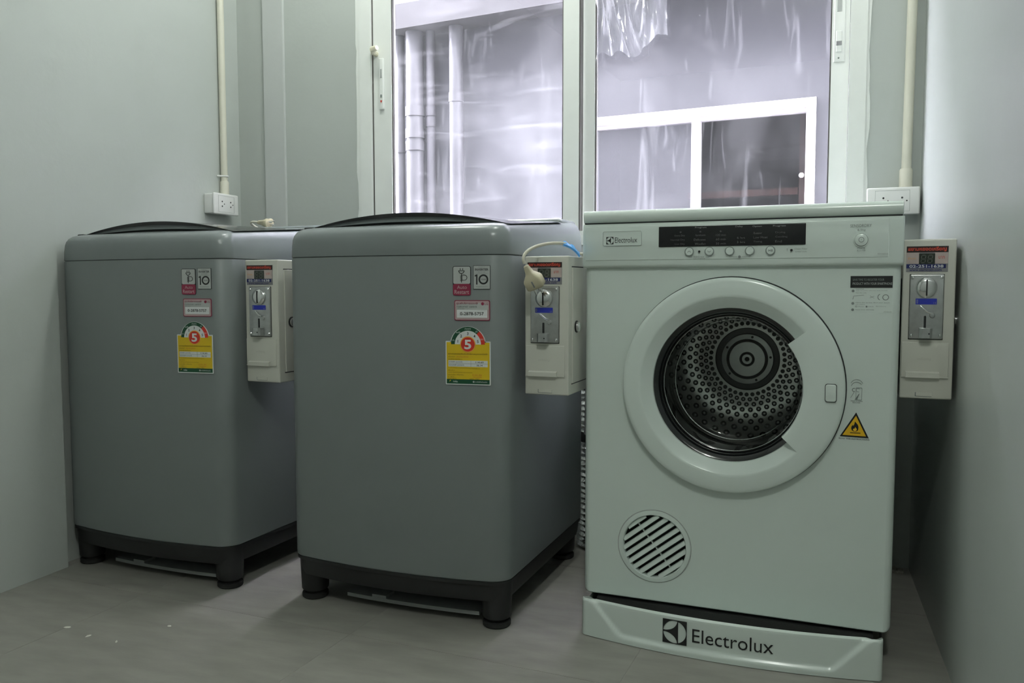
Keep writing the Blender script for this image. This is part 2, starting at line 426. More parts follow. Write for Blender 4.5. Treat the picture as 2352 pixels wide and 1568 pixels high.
# ceiling lamps (out of frame): round recessed fittings that give the room its light
for k, (lx, ly) in enumerate(LAMPS):
    t = empty('ceiling_lamp', (lx, ly, ZC)); tag(t, 'round white ceiling dome lamp, %s' % ('above the middle washer', 'above the corner washer', 'at the front of the room')[k], 'lamp', 'ceiling dome lamps')
    MB().lathe([(.085, -.022), (.095, -.018), (.095, 0)], axis='z', n=32).build('trim_ring', 'frame_white', t)
    em = bpy.data.materials.new('lamp_diffuser') if 'lamp_diffuser' not in bpy.data.materials else bpy.data.materials['lamp_diffuser']
    em.use_nodes = True; pb = em.node_tree.nodes['Principled BSDF']
    pb.inputs['Emission Color'].default_value = (*LAMP_COL, 1); pb.inputs['Emission Strength'].default_value = 6; pb.inputs['Base Color'].default_value = (.8, .8, .8, 1)
    MB().lathe([(0, -.060), (.03, -.057), (.06, -.046), (.08, -.030), (.086, -.020)], axis='z', n=32).build('dome', em, t)
    ld = bpy.data.lights.new('lamp_light', 'POINT'); ld.shadow_soft_size = .05; ld.energy = LAMP_W[k]; ld.color = LAMP_COL
    lo = bpy.data.objects.new('lamp_light', ld); COL.objects.link(lo); lo.parent = t; lo.location = (0, 0, -.125)

# ------------------------------------------------------------------ outside: neighbouring building, alley
NX, NY, NA = .047, 4.756, R(-7.14)
nb = empty('neighbouring_building', (NX, NY, 0), NA)
tag(nb, 'grey rendered building across the alley with white framed window', 'building')
nx0, nx1, nz0, nz1 = -1.285, .010, .62, 1.711
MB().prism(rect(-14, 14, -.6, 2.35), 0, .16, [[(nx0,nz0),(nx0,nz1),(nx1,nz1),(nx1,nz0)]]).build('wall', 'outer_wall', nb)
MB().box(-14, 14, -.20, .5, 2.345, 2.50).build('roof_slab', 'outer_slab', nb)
MB().box(-14, 14, .5, .66, 2.40, 5.2).build('sky_block_storey', 'sky_block_paint', nb)  # set-back storey added above the slab to keep low sky light out
of = frame_poly(MB(), nx0+.002, nx1-.002, nz0+.002, nz1-.002, .048, -.02, .06).build('window_frame', 'outer_frame', nb)
MB().box(-.655, -.608, -.012, .05, nz0+.05, nz1-.05).build('meeting_stile', 'outer_frame', nb)
MB().box(nx0+.05, nx1-.05, -.008, .05, nz1-.072, nz1-.049).build('head_rail', 'outer_frame', nb)
MB().box(nx0+.05, -.655, .02, .024, nz0+.05, nz1-.07).build('pane', 'outer_glass_mirror', nb)
MB().box(-.608, nx1-.05, .034, .038, nz0+.05, nz1-.07).build('pane', 'outer_glass', nb)
MB().lathe([(.0, -.045), (.012, -.045), (.014, -.035), (.009, -.01), (.009, .0)], -.056, 1.302, 12).build('window_knob', 'outer_frame', nb)
rb = MB(); rb.box(-2.0, .8, 1.7, 1.75, -.4, 2.29); rb.box(-2.0, -1.95, .165, 1.7, -.4, 2.29); rb.box(.75, .8, .165, 1.7, -.4, 2.29)
rb.box(-2.0, .8, .165, 1.75, -.45, -.4); rb.box(-2.0, .8, .165, 1.75, 2.27, 2.292)
rb.build('interior_walls', 'room_dark', nb)
MB().box(-.095, -.055, .17, .23, .2, 1.9).build('wooden_post', 'wood_brown', nb)
MB().box(-.72, -.1, .17, .22, 1.225, 1.262).build('wooden_rail', 'wood_brown', nb)
MB().box(-.72, -.06, .17, .22, .98, 1.06).build('wooden_rail', 'wood_brown', nb)
ca, sa = math.cos(NA), math.sin(NA)
def nbw(x, y): return (NX+x*ca-y*sa, NY+x*sa+y*ca)
pipes = [(-2.575, .028, 'narrow grey drain pipe on the outside wall, leftmost behind the pane', [1.62]),
         (-2.444, .057, 'thickest white drain pipe on the outside wall with double collar', [1.84, 1.70, 1.62]),
         (-2.341, .029, 'slim pipe on the outside wall just right of the thickest pipe', [1.84, 1.77]),
         (-2.143, .044, 'white drain pipe on the outside wall with one collar, rightmost of the row', [1.905])]
for k, (px, pr, lb, cl) in enumerate(pipes):
    X, Y = nbw(px, -pr-.035)
    t = empty('drain_pipe', (X, Y, -.6), NA); tag(t, lb, 'pipe', 'drain pipes outside')
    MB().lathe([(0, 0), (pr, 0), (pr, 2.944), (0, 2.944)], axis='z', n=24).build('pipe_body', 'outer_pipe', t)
    for z in cl:
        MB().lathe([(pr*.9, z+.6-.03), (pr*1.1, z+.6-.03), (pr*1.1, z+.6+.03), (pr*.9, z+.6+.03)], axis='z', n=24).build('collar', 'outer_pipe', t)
MB().box(-14, 14, 2.6, 9.0, -.75, -.6).build('alley_ground', 'ground')
bpy.data.objects['alley_ground']['kind'] = 'structure'

# ------------------------------------------------------------------ washing machine (built once, copied once)
WW, WD, WB = .5342, .5574, .025
def outline(ins=0., r=.036, n=8):
    w_, d_ = WW-2*ins, WD-2*ins; r = max(r-ins*.5, .012); P = []
    segs = [(w_/2-r, d_-r, 0), (-w_/2+r, d_-r, 90), (-w_/2+r, r, 180), (w_/2-r, r, 270)]
    for k, (cx, cy, a0) in enumerate(segs):
        for i in range(n+1):
            a = R(a0+90*i/n); P.append((cx+r*math.cos(a), cy+r*math.sin(a)))
        if k == 2:
            for i in range(1, 16): P.append((-w_/2+r+(w_-2*r)*i/16, 0))
    out = []
    for x, y in P:
        f = max(0., 1-y/(d_*.5)); out.append((x, y-WB*(1-(x/(w_/2))**2)*f+ins))
    return out
def ysurf(x): return -WB*(1-(x/(WW/2))**2)
ZS, ZB = .7832, .1044
wm = empty('washing_machine')
def lev(ins, z, sl=0.): return [(x, y, z+sl*max(0, y)/.5574) for x, y in outline(ins)]
MB().loft([lev(.004, ZB), lev(.0005, ZB+.004), lev(0, ZB+.012), lev(0, ZS-.0022), lev(.0004, ZS-.0012), lev(.0014, ZS-.0006)]).build('cabinet', 'washer_grey', wm, 30)
MB().loft([lev(.0022, ZS-.003), lev(.0022, ZS+.003)]).build('seam', 'seam_dark', wm)
cov = [lev(.0014, ZS+.0004), lev(.0004, ZS+.0010), lev(.0, ZS+.0022), lev(.0008, .808, .012), lev(.0022, .822, .022), lev(.0050, .8315, .030), lev(.0100, .8390, .035), lev(.0175, .8438, .038), lev(.028, .8465, .041), lev(.045, .8480, .042), lev(.10, .849, .043)]
tc_ = MB().loft(cov).build('top_cover', 'washer_cover', wm, 50)
def arch(z0, h0, h1, y0, y1, hw=.247, xc=.006, n=28, taper=.0):
    up_, dn = [], []
    for i in range(n+1):
        u = -1+2*i/n; k = 1-u*u
        up_.append((xc+hw*u, h1*k)); dn.append((xc+hw*u, h0*k))
    L = []
    def lp(y, k_): return [(x, y, z0+(z*k_ if z > 0 else z)+.043*y/.5574) for x, z in dn]+[(x, y, z0+(z*k_ if z > 0 else z)+.043*y/.5574) for x, z in up_[::-1]]
    ym = y0+(y1-y0)*.25
    return MB().loft([lp(y0, 1), lp(ym, .82), lp((ym+y1)/2, .42), lp(y1, .1)])
arch(.8425, -.02, .0075, .043, .40).build('lid_bed', 'lid_bed', wm, 30)
arch(.8430, .0, .013, .066, .40).build('lid_gap', 'seam_dark', wm, 30)
arch(.8440, .0115, .0225, .056, .41).build('lid_frame', 'washer_cover', wm, 30)
arch(.8445, .0215, .0302, .050, .41).build('lid_glass', 'lid_black', wm, 30)
MB().rbox(-.245, .245, .425, .552, .83, .889, .012).build('rear_console', 'washer_cover', wm)
MB().tube([(.247-.012*math.sin(math.pi*i/12)**.5, .14+.25*i/12, .848+.016*math.sin(math.pi*i/12)) for i in range(13)], .0009, 5).build('cover_seam', 'seam_dark', wm)
MB().rbox(-.243, -.222, .038, .052, .846, .8525, .002).build('hinge_cap', 'seam_dark', wm)
# base: skirt with arches between rounded corner legs, feet, bottom tray
def skirt_loop(ins, z): return [(x, y, z) for x, y in outline(ins)]
MB().loft([skirt_loop(.010, .062), skirt_loop(.007, .075), skirt_loop(.005, ZB-.002), skirt_loop(.005, ZB+.002)]).build('base_skirt', 'base_plastic', wm)
MB().loft([skirt_loop(.0015, ZB-.006), skirt_loop(.0015, ZB+.001)]).build('base_rim', 'base_plastic', wm)
for x, y in ((-.229, .038), (.229, .038), (-.222, .512), (.222, .512)):
    lg = MB(); lg.loft([[(x+r_*math.cos(2*math.pi*i/24), y+r_*math.sin(2*math.pi*i/24), z) for i in range(24)] for r_, z in ((.029, .020), (.031, .023), (.0325, .06), (.034, ZB-.004))])
    l_ = lg.build('base_leg', 'base_plastic', wm)
    MB().lathe([(0, 0), (.027, 0), (.030, .003), (.030, .011), (.020, .013), (.020, .022)], cx=x, cy=y, axis='z', n=20).build('foot', 'rubber', l_)
ty = [(-.135+.325*i/20, .040-.018*(1-((-.135+.325*i/20)/.25)**2)) for i in range(21)]
MB().loft([[(x, y, .0165), (x, y, .0245), (x, y+.05, .0245), (x, y+.05, .0165)] for x, y in ty]).build('bottom_tray', 'tray_grey', wm)
MB().box(-.068, -.032, .023, .06, .0245, .031).build('tray_tab', 'tray_grey', wm)

def badge(name, xc, zc, poly, material):
    """sticker base as the part itself; returns the mesh object with local origin at its centre"""
    return slab(name, poly, material, wm, -.0006, .0006, loc=(xc, ysurf(xc)-.0008, zc), rz=math.atan(2*WB*xc/(WW/2)**2))
# auto restart label
a_ = badge('restart_label', .1755, .7305, rr(-.0192, .0192, -.0300, .0300, .004), 'print_black')
slab('label_field', rr(-.0180, .0180, -.0060, .0288, .003), 'label_silver', a_, -.0009, -.0005)
slab('label_band', rr(-.0188, .0188, -.0296, -.0064, .0035), 'label_red', a_, -.0009, -.0005)
text('lettering', 'Auto', -.010, .011, -.0165, -.0095, 'label_pink', a_, -.0012)
text('lettering', 'Restart', -.0155, .0155, -.0265, -.0185, 'label_pink', a_, -.0012, .01)
pl = MB(); pl.box(-.0038, -.0026, -.0013, -.0008, .0215, .0255); pl.box(.0016, .0028, -.0013, -.0008, .0215, .0255)
pl.prism(sector(-.0005, .0205, .0050, .0064, 180, 360, 12), -.0013, -.0008); pl.box(-.0069, .0059, -.0013, -.0008, .0198, .0210)
pl.box(-.0012, .0002, -.0013, -.0008, -.0035, .0145)
for k in range(4): pl.prism([(-.0030, .0085-.003*k), (.0022, .0110-.003*k), (.0022, .0123-.003*k), (-.0030, .0098-.003*k)], -.0014, -.0008)
pl.prism(sector(.0062, .0065, .0045, .0056, -70, 110, 14), -.0013, -.0008)
pl.prism([(.0008, .0005), (.0085, .0012), (.0085, .0022), (.0008, .0015)], -.0013, -.0008); pl.prism([(.001, .0112), (.006, .0110), (.006, .0122), (.001, .0124)], -.0013, -.0008)
pl.build('plug_symbol', 'print_black', a_)
# ten year inverter label
b_ = badge('warranty_label', .2175, .7375, rr(-.0178, .0178, -.0240, .0240, .001), 'print_black')
slab('label_field', rr(-.0170, .0170, -.0232, .0232, .0008), 'label_silver', b_, -.0009, -.0005)
text('lettering', 'DIRECT', -.007, .007, .0195, .0215, 'print_grey', b_, -.0012)
text('lettering', 'INVERTER', -.0140, .0140, .0135, .0180, 'print_black', b_, -.0012, .02)
text('lettering', 'MOTOR', -.0075, .0075, .0092, .0115, 'print_grey', b_, -.0012)
slab('numeral_one', [(-.0118, -.0146), (-.0090, -.0146), (-.0090, .0058), (-.0112, .0058), (-.0146, .0040), (-.0142, .0014), (-.0118, .0024)], 'print_black', b_, -.0012, -.0006)
slab('numeral_zero', circ(.0035, -.0042, .0102), 'print_black', b_, -.0012, -.0006, holes=[circ(.0035, -.0042, .0069)[::-1]])
text('lettering', 'YEAR', -.0018, .0088, -.0058, -.0028, 'print_black', b_, -.0012)
text('lettering', 'WARRANTY', -.0125, .0125, -.0205, -.0175, 'print_grey', b_, -.0012)
MB().box(-.0135, .0135, -.0012, -.0008, .0072, .0076).build('rule', 'print_grey', b_)
# service centre label
c_ = badge('service_label', .197, .6705, rr(-.0378, .0378, -.0208, .0208, .0035), 'label_red')
slab('label_rim', rr(-.0362, .0362, -.0192, .0192, .0028), 'label_pink', c_, -.0009, -.0005)
slab('label_field', rr(-.0330, .0340, .0012, .0150, .001), 'label_silver', c_, -.0012, -.0008)
slab('label_field', rr(-.0322, .0322, -.0150, .0012, .0008), 'print_white', c_, -.0014, -.0008)
text('lettering', 'ศูนย์บริการแอลจี', -.0325, .012, .0112, .0165, 'label_red', c_, -.0016, .015)
text('lettering', 'customer centre', -.0325, .0105, .0056, .0096, 'print_grey', c_, -.0016, .01)
text('lettering', 'call center', -.0325, -.016, .0022, .0044, 'print_grey', c_, -.0016)
slab('emblem', circ(.0225, .0135, .0032, 20), 'label_red', c_, -.0016, -.001)
text('lettering', 'LG', .0270, .0338, .0112, .0155, 'label_red', c_, -.0016, .01)
text('lettering', '0-2878-5757', -.0250, .0250, -.0100, -.0035, 'print_black', c_, -.0018, .01)
# yellow energy label with number five
e_ = badge('energy_label', .188, .5625, rr(-.0480, .0480, -.0450, .0450, .0015), 'print_white')
slab('dial_rim', circ(0, .0365, .0385, 40, 0, 180), 'print_white', e_, -.0006, .0006)
slab('yellow_field', rect(-.0458, .0458, -.0335, .0425), 'label_yellow', e_, -.0010, -.0004)
slab('green_band', rect(-.0458, .0458, -.0428, -.0335), 'label_green', e_, -.0010, -.0004)
slab('dial_green', sector(0, .0385, .0280, .0360, 48, 180, 24), 'label_green', e_, -.0014, -.0004)
slab('dial_red', sector(0, .0385, .0280, .0360, 0, 48, 12), 'label_brightred', e_, -.0014, -.0004)
slab('dial_field', sector(0, .0385, .0, .0280, 0, 180, 24)[:25], 'print_white', e_, -.0013, -.0004)
slab('dial_glow', circ(0, .0385, .0165), 'label_orange', e_, -.0016, -.0004)
slab('number_disc', circ(0, .0385, .0145), 'label_brightred', e_, -.0019, -.0004)
text('lettering', '5', -.0075, .0075, .0285, .0480, 'print_white', e_, -.0022, .03)
for k, an in enumerate((164, 130, 90, 50, 16)):
    cx, cz = .0222*math.cos(R(an)), .0385+.0222*math.sin(R(an))
    text('lettering', '12345'[k], cx-.0026, cx+.0026, cz-.0029, cz+.0029, 'print_black', e_, -.0018, .02, fit=False)
for an, t_, hw in ((165, 'ต่ำ', .002), (130, 'พอใช้', .0045), (90, 'ปานกลาง', .0065), (55, 'ดี', .002), (20, 'ดีมาก', .003)):
    cx, cz = .0320*math.cos(R(an)), .0385+.0320*math.sin(R(an))
    text('lettering', t_, cx-hw, cx+hw, cz-.0018, cz+.0018, 'print_white', e_, -.0018)
text('lettering', 'ฉลากแสดงระดับประสิทธิภาพอุปกรณ์ไฟฟ้า', -.0425, .0425, .0165, .0205, 'brown_print', e_, -.0014, .01)
text('lettering', 'เครื่องซักผ้า', -.0425, -.028, .0115, .0145, 'brown_print', e_, -.0014)
text('lettering', 'ฝาบน อินเวอร์เตอร์', -.024, .001, .0115, .0145, 'orange_print', e_, -.0014)
text('lettering', 'ประสิทธิภาพพลังงาน', -.0425, -.012, .0065, .0093, 'brown_print', e_, -.0014)
slab('value_table', rect(-.042, .042, -.0075, .0052), 'print_white', e_, -.0014, -.0008)
tb = MB(); tb.box(-.042, .042, -.0017, -.0012, -.0014, -.0009); tb.box(.0060, .0065, -.0017, -.0012, -.0075, .0052); tb.build('table_rules', 'print_grey', e_)
text('lettering', 'ค่าไฟฟ้า (บาท/ปี)', -.0405, -.012, .0005, .0038, 'print_black', e_, -.0017)
text('lettering', '114.60', .016, .0335, .0005, .0038, 'print_black', e_, -.0017, .01)
text('lettering', 'หน่วยไฟฟ้า (หน่วย/ปี)', -.0405, -.008, -.0060, -.0027, 'print_black', e_, -.0017)
text('lettering', '36.14', .0185, .031, -.0060, -.0027, 'print_black', e_, -.0017, .01)
for z_, (x_, t_, m_) in zip((-.0105, -.0150, -.0195, -.0242, -.0242, -.0285, -.0285, -.0320, -.0320), (
        (.025, '* ค่าที่ใช้ทดสอบตามมาตรฐาน', 'brown_print'), (-.028, 'ผู้ผลิต', 'brown_print'), (.009, 'แอลจี อีเลคทรอนิคส์ (ประเทศไทย)', 'brown_print'),
        (-.009, 'ขนาดซัก  กิโลกรัม', 'brown_print'), (.029, '10.0', 'orange_print'), (-.03, 'ปี  2017', 'brown_print'), (.029, 'T2310VS2M', 'orange_print'),
        (-.025, 'มาตรฐาน', 'brown_print'), (.024, 'มอก. 1462', 'brown_print'))):
    x_0 = -.0425 if x_ < .02 and m_ == 'brown_print' else (.004 if z_ != -.0105 else -.0425)
    if m_ == 'orange_print': x_0 = .010
    text('lettering', t_, x_0, x_, z_-.0012, z_+.0012, m_, e_, -.0014)
text('lettering', 'กฟผ.', -.032, -.0215, -.0400, -.0360, 'print_white', e_, -.0014, .01)
slab('leaf_mark', [(-.0405, -.0390), (-.0385, -.0352), (-.0365, -.0360), (-.0385, -.0378)], 'label_yellow', e_, -.0014, -.0008)
text('lettering', 'การไฟฟ้าฝ่ายผลิต', .0150, .0410, -.0395, -.0365, 'print_white', e_, -.0014)
slab('drop_mark', circ(.012, -.0382, .0020, 12), 'label_silver', e_, -.0014, -.0008)

tag(wm, 'grey top-loading washing machine in the corner against the left wall', 'washing machine', 'grey top-loading washing machines')
wm2 = copy_tree(wm)
wm.location = (-1.5176, 1.6084, 0); wm.rotation_euler = (0, 0, R(-3.83))
wm2.location = (-.8289, 1.5942, 0); wm2.rotation_euler = (0, 0, R(-2.37))
tag(wm2, 'grey top-loading washing machine in the middle, next to the white dryer', 'washing machine', 'grey top-loading washing machines')
def at(o, x, y, z):
    a = o.rotation_euler[2]; return (o.location[0]+x*math.cos(a)-y*math.sin(a), o.location[1]+x*math.sin(a)+y*math.cos(a), o.location[2]+z)

# ------------------------------------------------------------------ coin box (built once, copied twice)
BW, BD, BH = .0945, .135, .2845
cb = empty('coin_box')
body = MB()
body.rbox(0, BW, 0, BD, 0, BH, .0028, 3).build('housing', 'box_cream', cb)
MB().rbox(-.0042, .010, .012, .10, .215, BH-.001, .001).build('bracket', 'box_cream', cb)
# front sticker
st = slab('price_sticker', rect(.0058, .0800, .2266, .2720), 'sticker_grey', cb, -.0008, .0002)
slab('header_band', rect(.0058, .0800, .2612, .2720), 'header_black', st, -.0012, -.0006)
text('lettering', 'สยามหยอดเหรียญ', .0080, .0765, .2626, .2712, 'header_red', st, -.0015, .03)
slab('panel_field', rect(.0058, .0288, .2412, .2610), 'sticker_pink', st, -.0012, -.0006)
slab('panel_field', rect(.0560, .0795, .2412, .2610), 'sticker_pink', st, -.0012, -.0006)
text('lettering', 'จำนวน', .0085, .0225, .2490, .2530, 'label_orange', st, -.0015)
text('lettering', 'บาท', .0630, .0735, .2495, .2545, 'header_red', st, -.0015)
slab('navy_band', rect(.0058, .0762, .2330, .2402), 'navy_label', st, -.0012, -.0006)
text('lettering', '02-251-1638', .0115, .0720, .2340, .2392, 'print_white', st, -.0015, .02)
text('lettering', 'www.siamcoin.com', .0115, .0690, .2282, .2322, 'navy_label', st, -.0012, .02)
dp = slab('price_display', rect(.0282, .0566, .2405, .2592), 'segment_glass', cb, -.0016, .0002)
sg = MB()
for cx in (.0360, .0480):
    for z in (.2428, .2495, .2562): sg.prism([(cx-.0028+(z-.2495)*.12, z-.0006), (cx+.0028+(z-.2495)*.12, z-.0006), (cx+.0028+(z-.2495)*.12, z+.0006), (cx-.0028+(z-.2495)*.12, z+.0006)], -.0019, -.0014)
    for dx in (-.0036, .0036):
        for z0 in (.2436, .2503): sg.prism([(cx+dx-.0006+(z0-.2495)*.12, z0), (cx+dx+.0006+(z0-.2495)*.12, z0), (cx+dx+.0006+(z0-.2445)*.12, z0+.0051), (cx+dx-.0006+(z0-.2445)*.12, z0+.0051)], -.0019, -.0014)
sg.build('segments', 'segment_off', dp)
# coin mechanism
pm = MB().rbox(.0135, .0740, -.0045, .001, .1078, .2221, .0018).build('coin_plate', 'mech_steel', cb)
MB().rbox(.0127, .0748, -.0008, .001, .1062, .2228, .0005).build('plate_gasket', 'seam_dark', cb)
for x, z in ((.0180, .2165), (.0695, .2165), (.0180, .1140), (.0695, .1140)):
    MB().lathe([(0, -.0066), (.0016, -.0064), (.0028, -.0052), (.003, -.004)], x, z, 14).build('screw', 'chrome', pm)
MB().lathe([(0, -.0115), (.010, -.0112), (.0155, -.0098), (.0178, -.0075), (.0183, -.004)], .0430, .1985, 36).build('coin_entry', 'chrome', cb)
MB().lathe([(.0180, -.0048), (.0197, -.0052), (.0200, -.0040)], .0430, .1985, 36).build('entry_ring', 'mech_steel', cb)
MB().box(.0416, .0444, -.0122, -.006, .1845, .2128).build('coin_slot', 'print_black', cb)
slab('entry_arrow', [(.0475, .2045), (.0500, .1960), (.0525, .2045)], 'print_black', cb, -.0108, -.006)
bl = slab('blue_label', rr(.0242, .0620, .1690, .1795, .001), 'blue_label', cb, -.0054, -.004)
text('lettering', '10', .0255, .0285, .1705, .1780, 'label_silver', bl, -.0058)
text('lettering', '1 5', .0565, .0605, .1700, .1735, 'label_silver', bl, -.0058)
lv = MB(); lv.tube([(.0330, -.0055, .1668), (.0395, -.0075, .1610), (.0455, -.008, .1560), (.0520, -.0075, .1540)], .0016, 8, rs=[.0012, .0018, .0022, .0016]); lv.build('return_lever', 'chrome', cb)
MB().lathe([(0, -.0075), (.004, -.007), (.0056, -.0042)], .0545, .1500, 18).build('lever_pivot', 'mech_steel', cb)
MB().prism(rr(.0398, .0440, .1250, .1490, .0019), -.0052, -.003).build('return_slot', 'print_black', cb)
cu = MB(); cu.loft([[(.0316+dx, -.0045, z), (.0316+dx, -.016+dx, z), (.036, -.0195+dx, z), (.050, -.0195+dx, z), (.0544-dx, -.016+dx, z), (.0544-dx, -.0045, z)] for dx, z in ((.0006, .1092), (0, .1100), (0, .1270), (.0008, .1275))])
cu.build('return_cup', 'mech_steel', cb)
MB().lathe([(0, -.0202), (.0014, -.0202), (.0014, -.0185)], .0485, .1175, 10).build('cup_hole', 'print_black', cb)
# lower flap with pull, latch slot
MB().rbox(.0020, .0865, -.0022, .001, .0395, .1015, .001).build('cash_flap', 'box_cream', cb)
pu = MB(); pu.loft([[(x, -.002, .0495), (x, -.0085, .0470), (x, -.0085, .0385), (x, -.0055, .0378), (x, -.002, .0385)] for x in (.0100, .0705)])
pu.build('flap_pull', 'box_cream', cb)
MB().box(.0020, .0100, -.0035, 0, .0385, .0402).build('flap_rib', 'box_cream', cb)
MB().box(.0705, .0865, -.0035, 0, .0385, .0402).build('flap_rib', 'box_cream', cb)
la = slab('latch_slot', rr(.0285, .0590, .0040, .0115, .001), 'print_grey', cb, -.0004, .001)
slab('latch_plate', rr(.0302, .0590, .0050, .0118, .0008), 'box_cream', la, -.0012, -.0002)
text('embossed_mark', 'เหรียญ', .030, .0545, .0685, .0745, 'box_shade', cb, -.0026)
# side door with lock
sd = MB(); sd.rbox(BW-.001, BW+.0022, .022, BD-.012, .0235, .2615, .001, axis='x'); sd.build('side_door', 'box_cream', cb)
s2 = MB(); s2.box(BW-.0005, BW+.0004, .0195, BD-.008, .0212, .0235); s2.box(BW-.0005, BW+.0004, .0195, BD-.008, .2615, .2640); s2.build('door_gap', 'seam_dark', cb)
def lathe_x(prof, cy, cz, n=24):
    mb = MB()
    return mb.loft([[(h, cy+r_*math.cos(2*math.pi*i/n), cz+r_*math.sin(2*math.pi*i/n)) for i in range(n)] for r_, h in prof], False, True)
lathe_x([(.0125, BW+.002), (.0125, BW+.0045), (.0115, BW+.005)], .045, .1395).build('lock_rim', 'print_black', cb)
lathe_x([(.0105, BW+.004), (.0105, BW+.0085), (.0085, BW+.0105), (.003, BW+.011)], .045, .1395).build('lock_barrel', 'chrome', cb)
cb2, cb3 = copy_tree(cb), copy_tree(cb)
BZ = .4962
def put(b, o, x, y, z, label):
    b.location = at(o, x, y, z); b.rotation_euler = (0, 0, o.rotation_euler[2]); tag(b, label, 'coin box', 'coin payment boxes')
put(cb, wm, .2840, .050, BZ, 'cream coin box on the side of the corner washer, no plug in front')
put(cb2, wm2, .2886, .050, BZ, 'cream coin box on the middle washer, plug hanging before its display')

# ------------------------------------------------------------------ tumble dryer
dr = empty('tumble_dryer', (-.128, 1.6831, 0), R(-2.534))
tag(dr, 'white front-loading tumble dryer with round glass door, beside the right wall', 'dryer')
CX, CZ = -.0015, .5240                       # door centre
VX, VZ = -.1485, .1830                      # vent centre
HW = .3
def rrl(x0, x1, z0, z1, r, n=5): return rr(x0, x1, z0, z1, r, n)
# front panel with rounded edges and two round openings
L = []
rad = .013
for i in range(6):
    a = math.pi/2*i/5; ins = rad*(1-math.sin(a)); y = rad*(1-math.cos(a))
    L.append([(p[0], y, p[1]) for p in rrl(-HW+ins, HW-ins, .065+ins*.35, .86-ins, max(.014-ins, .001))])
fp = MB(); fp.loft([[(p[0], .04, p[2]) for p in L[-1]]]+L[::-1], False, False)
cap = [(p[0], p[2]) for p in L[0]]
hd, hv = circ(CX, CZ, .1620, 64), circ(VX, VZ, .0660, 40)
tri = tessellate_polygon([[Vector((*p, 0)) for p in q] for q in (cap, hd, hv)]); fl = cap+hd+hv
fp.add([(p[0], 0, p[1]) for p in fl], [tuple(t) for t in tri])
for q in (hd, hv):
    n_ = len(q); fp.add([(p[0], 0, p[1]) for p in q]+[(p[0], .04, p[1]) for p in q], [(i, (i+1) % n_, n_+(i+1) % n_, n_+i) for i in range(n_)])
me_o = fp.build('front_panel', 'dryer_white', dr, 40)
cbx = MB(); cbx.box(-HW, -HW+.006, .038, .565, .068, .86); cbx.box(HW-.006, HW, .038, .565, .068, .86); cbx.box(-HW, HW, .559, .565, .068, .86); cbx.box(-HW, HW, .038, .565, .066, .074)
cbx.build('cabinet', 'dryer_white', dr)
# worktop with bullnose front edge
wt = MB(); prof = []
for i in range(9):
    a = math.pi*i/8; prof.append((-.004-.010*math.sin(a), .8735-.0125*(1-math.cos(a))))
def wt_loop(x, k): return [(x, y, z) for y, z in prof]+[(x, .565, .8485), (x, .565, .8735)]
wt.loft([[(x, y+(.006 if e else 0), .861+(z-.861)*(.8 if e else 1)) for _, y, z in wt_loop(x, 0)] for x, e in ((-.301, 1), (-.2995, 0), (.2995, 0), (.301, 1))])
wt.build('worktop', 'dryer_gloss', dr, 40)
MB().box(-.299, .299, -.006, .5, .8468, .8490).build('worktop_seam', 'seam_dark', dr)
# console: gently concave front, inner panel
con = MB(); cl = []
for x, e in ((-.303, .006), (-.3015, .002), (-.299, 0), (.299, 0), (.3015, .002), (.303, .006)):
    pts = [(.02, .757), (-.006, .757), (-.010, .7595), (-.0112, .763), (-.0114, .770), (-.0114, .838), (-.0105, .843), (-.008, .8460), (.02, .8468)]
    cl.append([(x, y+e if y < .01 else y, z) for y, z in pts])
con.loft(cl); con.build('console', 'dryer_white', dr, 40)
ci = MB(); cl = []
for x in (-.2955, -.2935, .2750, .2775):
    e = .0016 if x in (-.2955, .2775) else 0
    pts = [(-.0105, .7715)]+[(-.0140-.0012*math.cos(math.pi*2*(i/10-.5))+e, .7725+.0665*i/10) for i in range(11)]+[(-.0120, .8405), (-.0100, .8410)]
    cl.append([(x, y, z) for y, z in pts])
ci.loft(cl); ci.build('console_panel', 'dryer_gloss', dr, 50)
YC = -.0158
ds = MB().rbox(-.1425, .1345, -.0168, -.0095, .7970, .8370, .0008, rc=.001).build('display', 'lid_black', dr)
def tx(t, x0, x1, zc, h, m_='display_text', p=ds, y=-.0172, b=0.): return text('lettering', t, x0, x1, zc-h/2, zc+h/2, m_, p, y, b)
tx('Program', -.0710, -.0490, .8335, .0036, 'display_head'); tx('Delay', .0060, .0200, .8335, .0036, 'display_head')
tx('Option', .0380, .0550, .8330, .0036, 'display_head'); tx('Progress', .0755, .0985, .8328, .0036, 'display_head')
for x1, ws, names in ((-.0905, (.020, .028, .020), ('Extra Dry', 'Normal Dry', 'Iron Dry')), (-.0500, (.020, .023, .021), ('Synthetic', 'Delicates', 'Woollen')), (-.0115, (.019, .019, .019), ('120 min', '60 min', '30 min')),
                      (.0245, (0, .015, .015), ('', '6 hrs', '3 hrs')), (.0600, (.016, .026, .016), ('Buzzer', 'Low Heat', 'Timing')), (.1000, (.018, .022, .012), ('Drying', 'Cooling', 'End'))):
    for k, (wd, t_) in enumerate(zip(ws, names)):
        if t_: tx(t_, x1-wd, x1, .8185-.0083*k, .0042) if x1 < .02 else tx(t_, x1-.020 if x1 > .05 else x1-wd, x1-.020+wd if x1 > .05 else x1, .8205-.0083*k, .0040)
for x in (-.099, -.0605, -.0215): tx('*', x-.002, x+.002, .8255, .004)
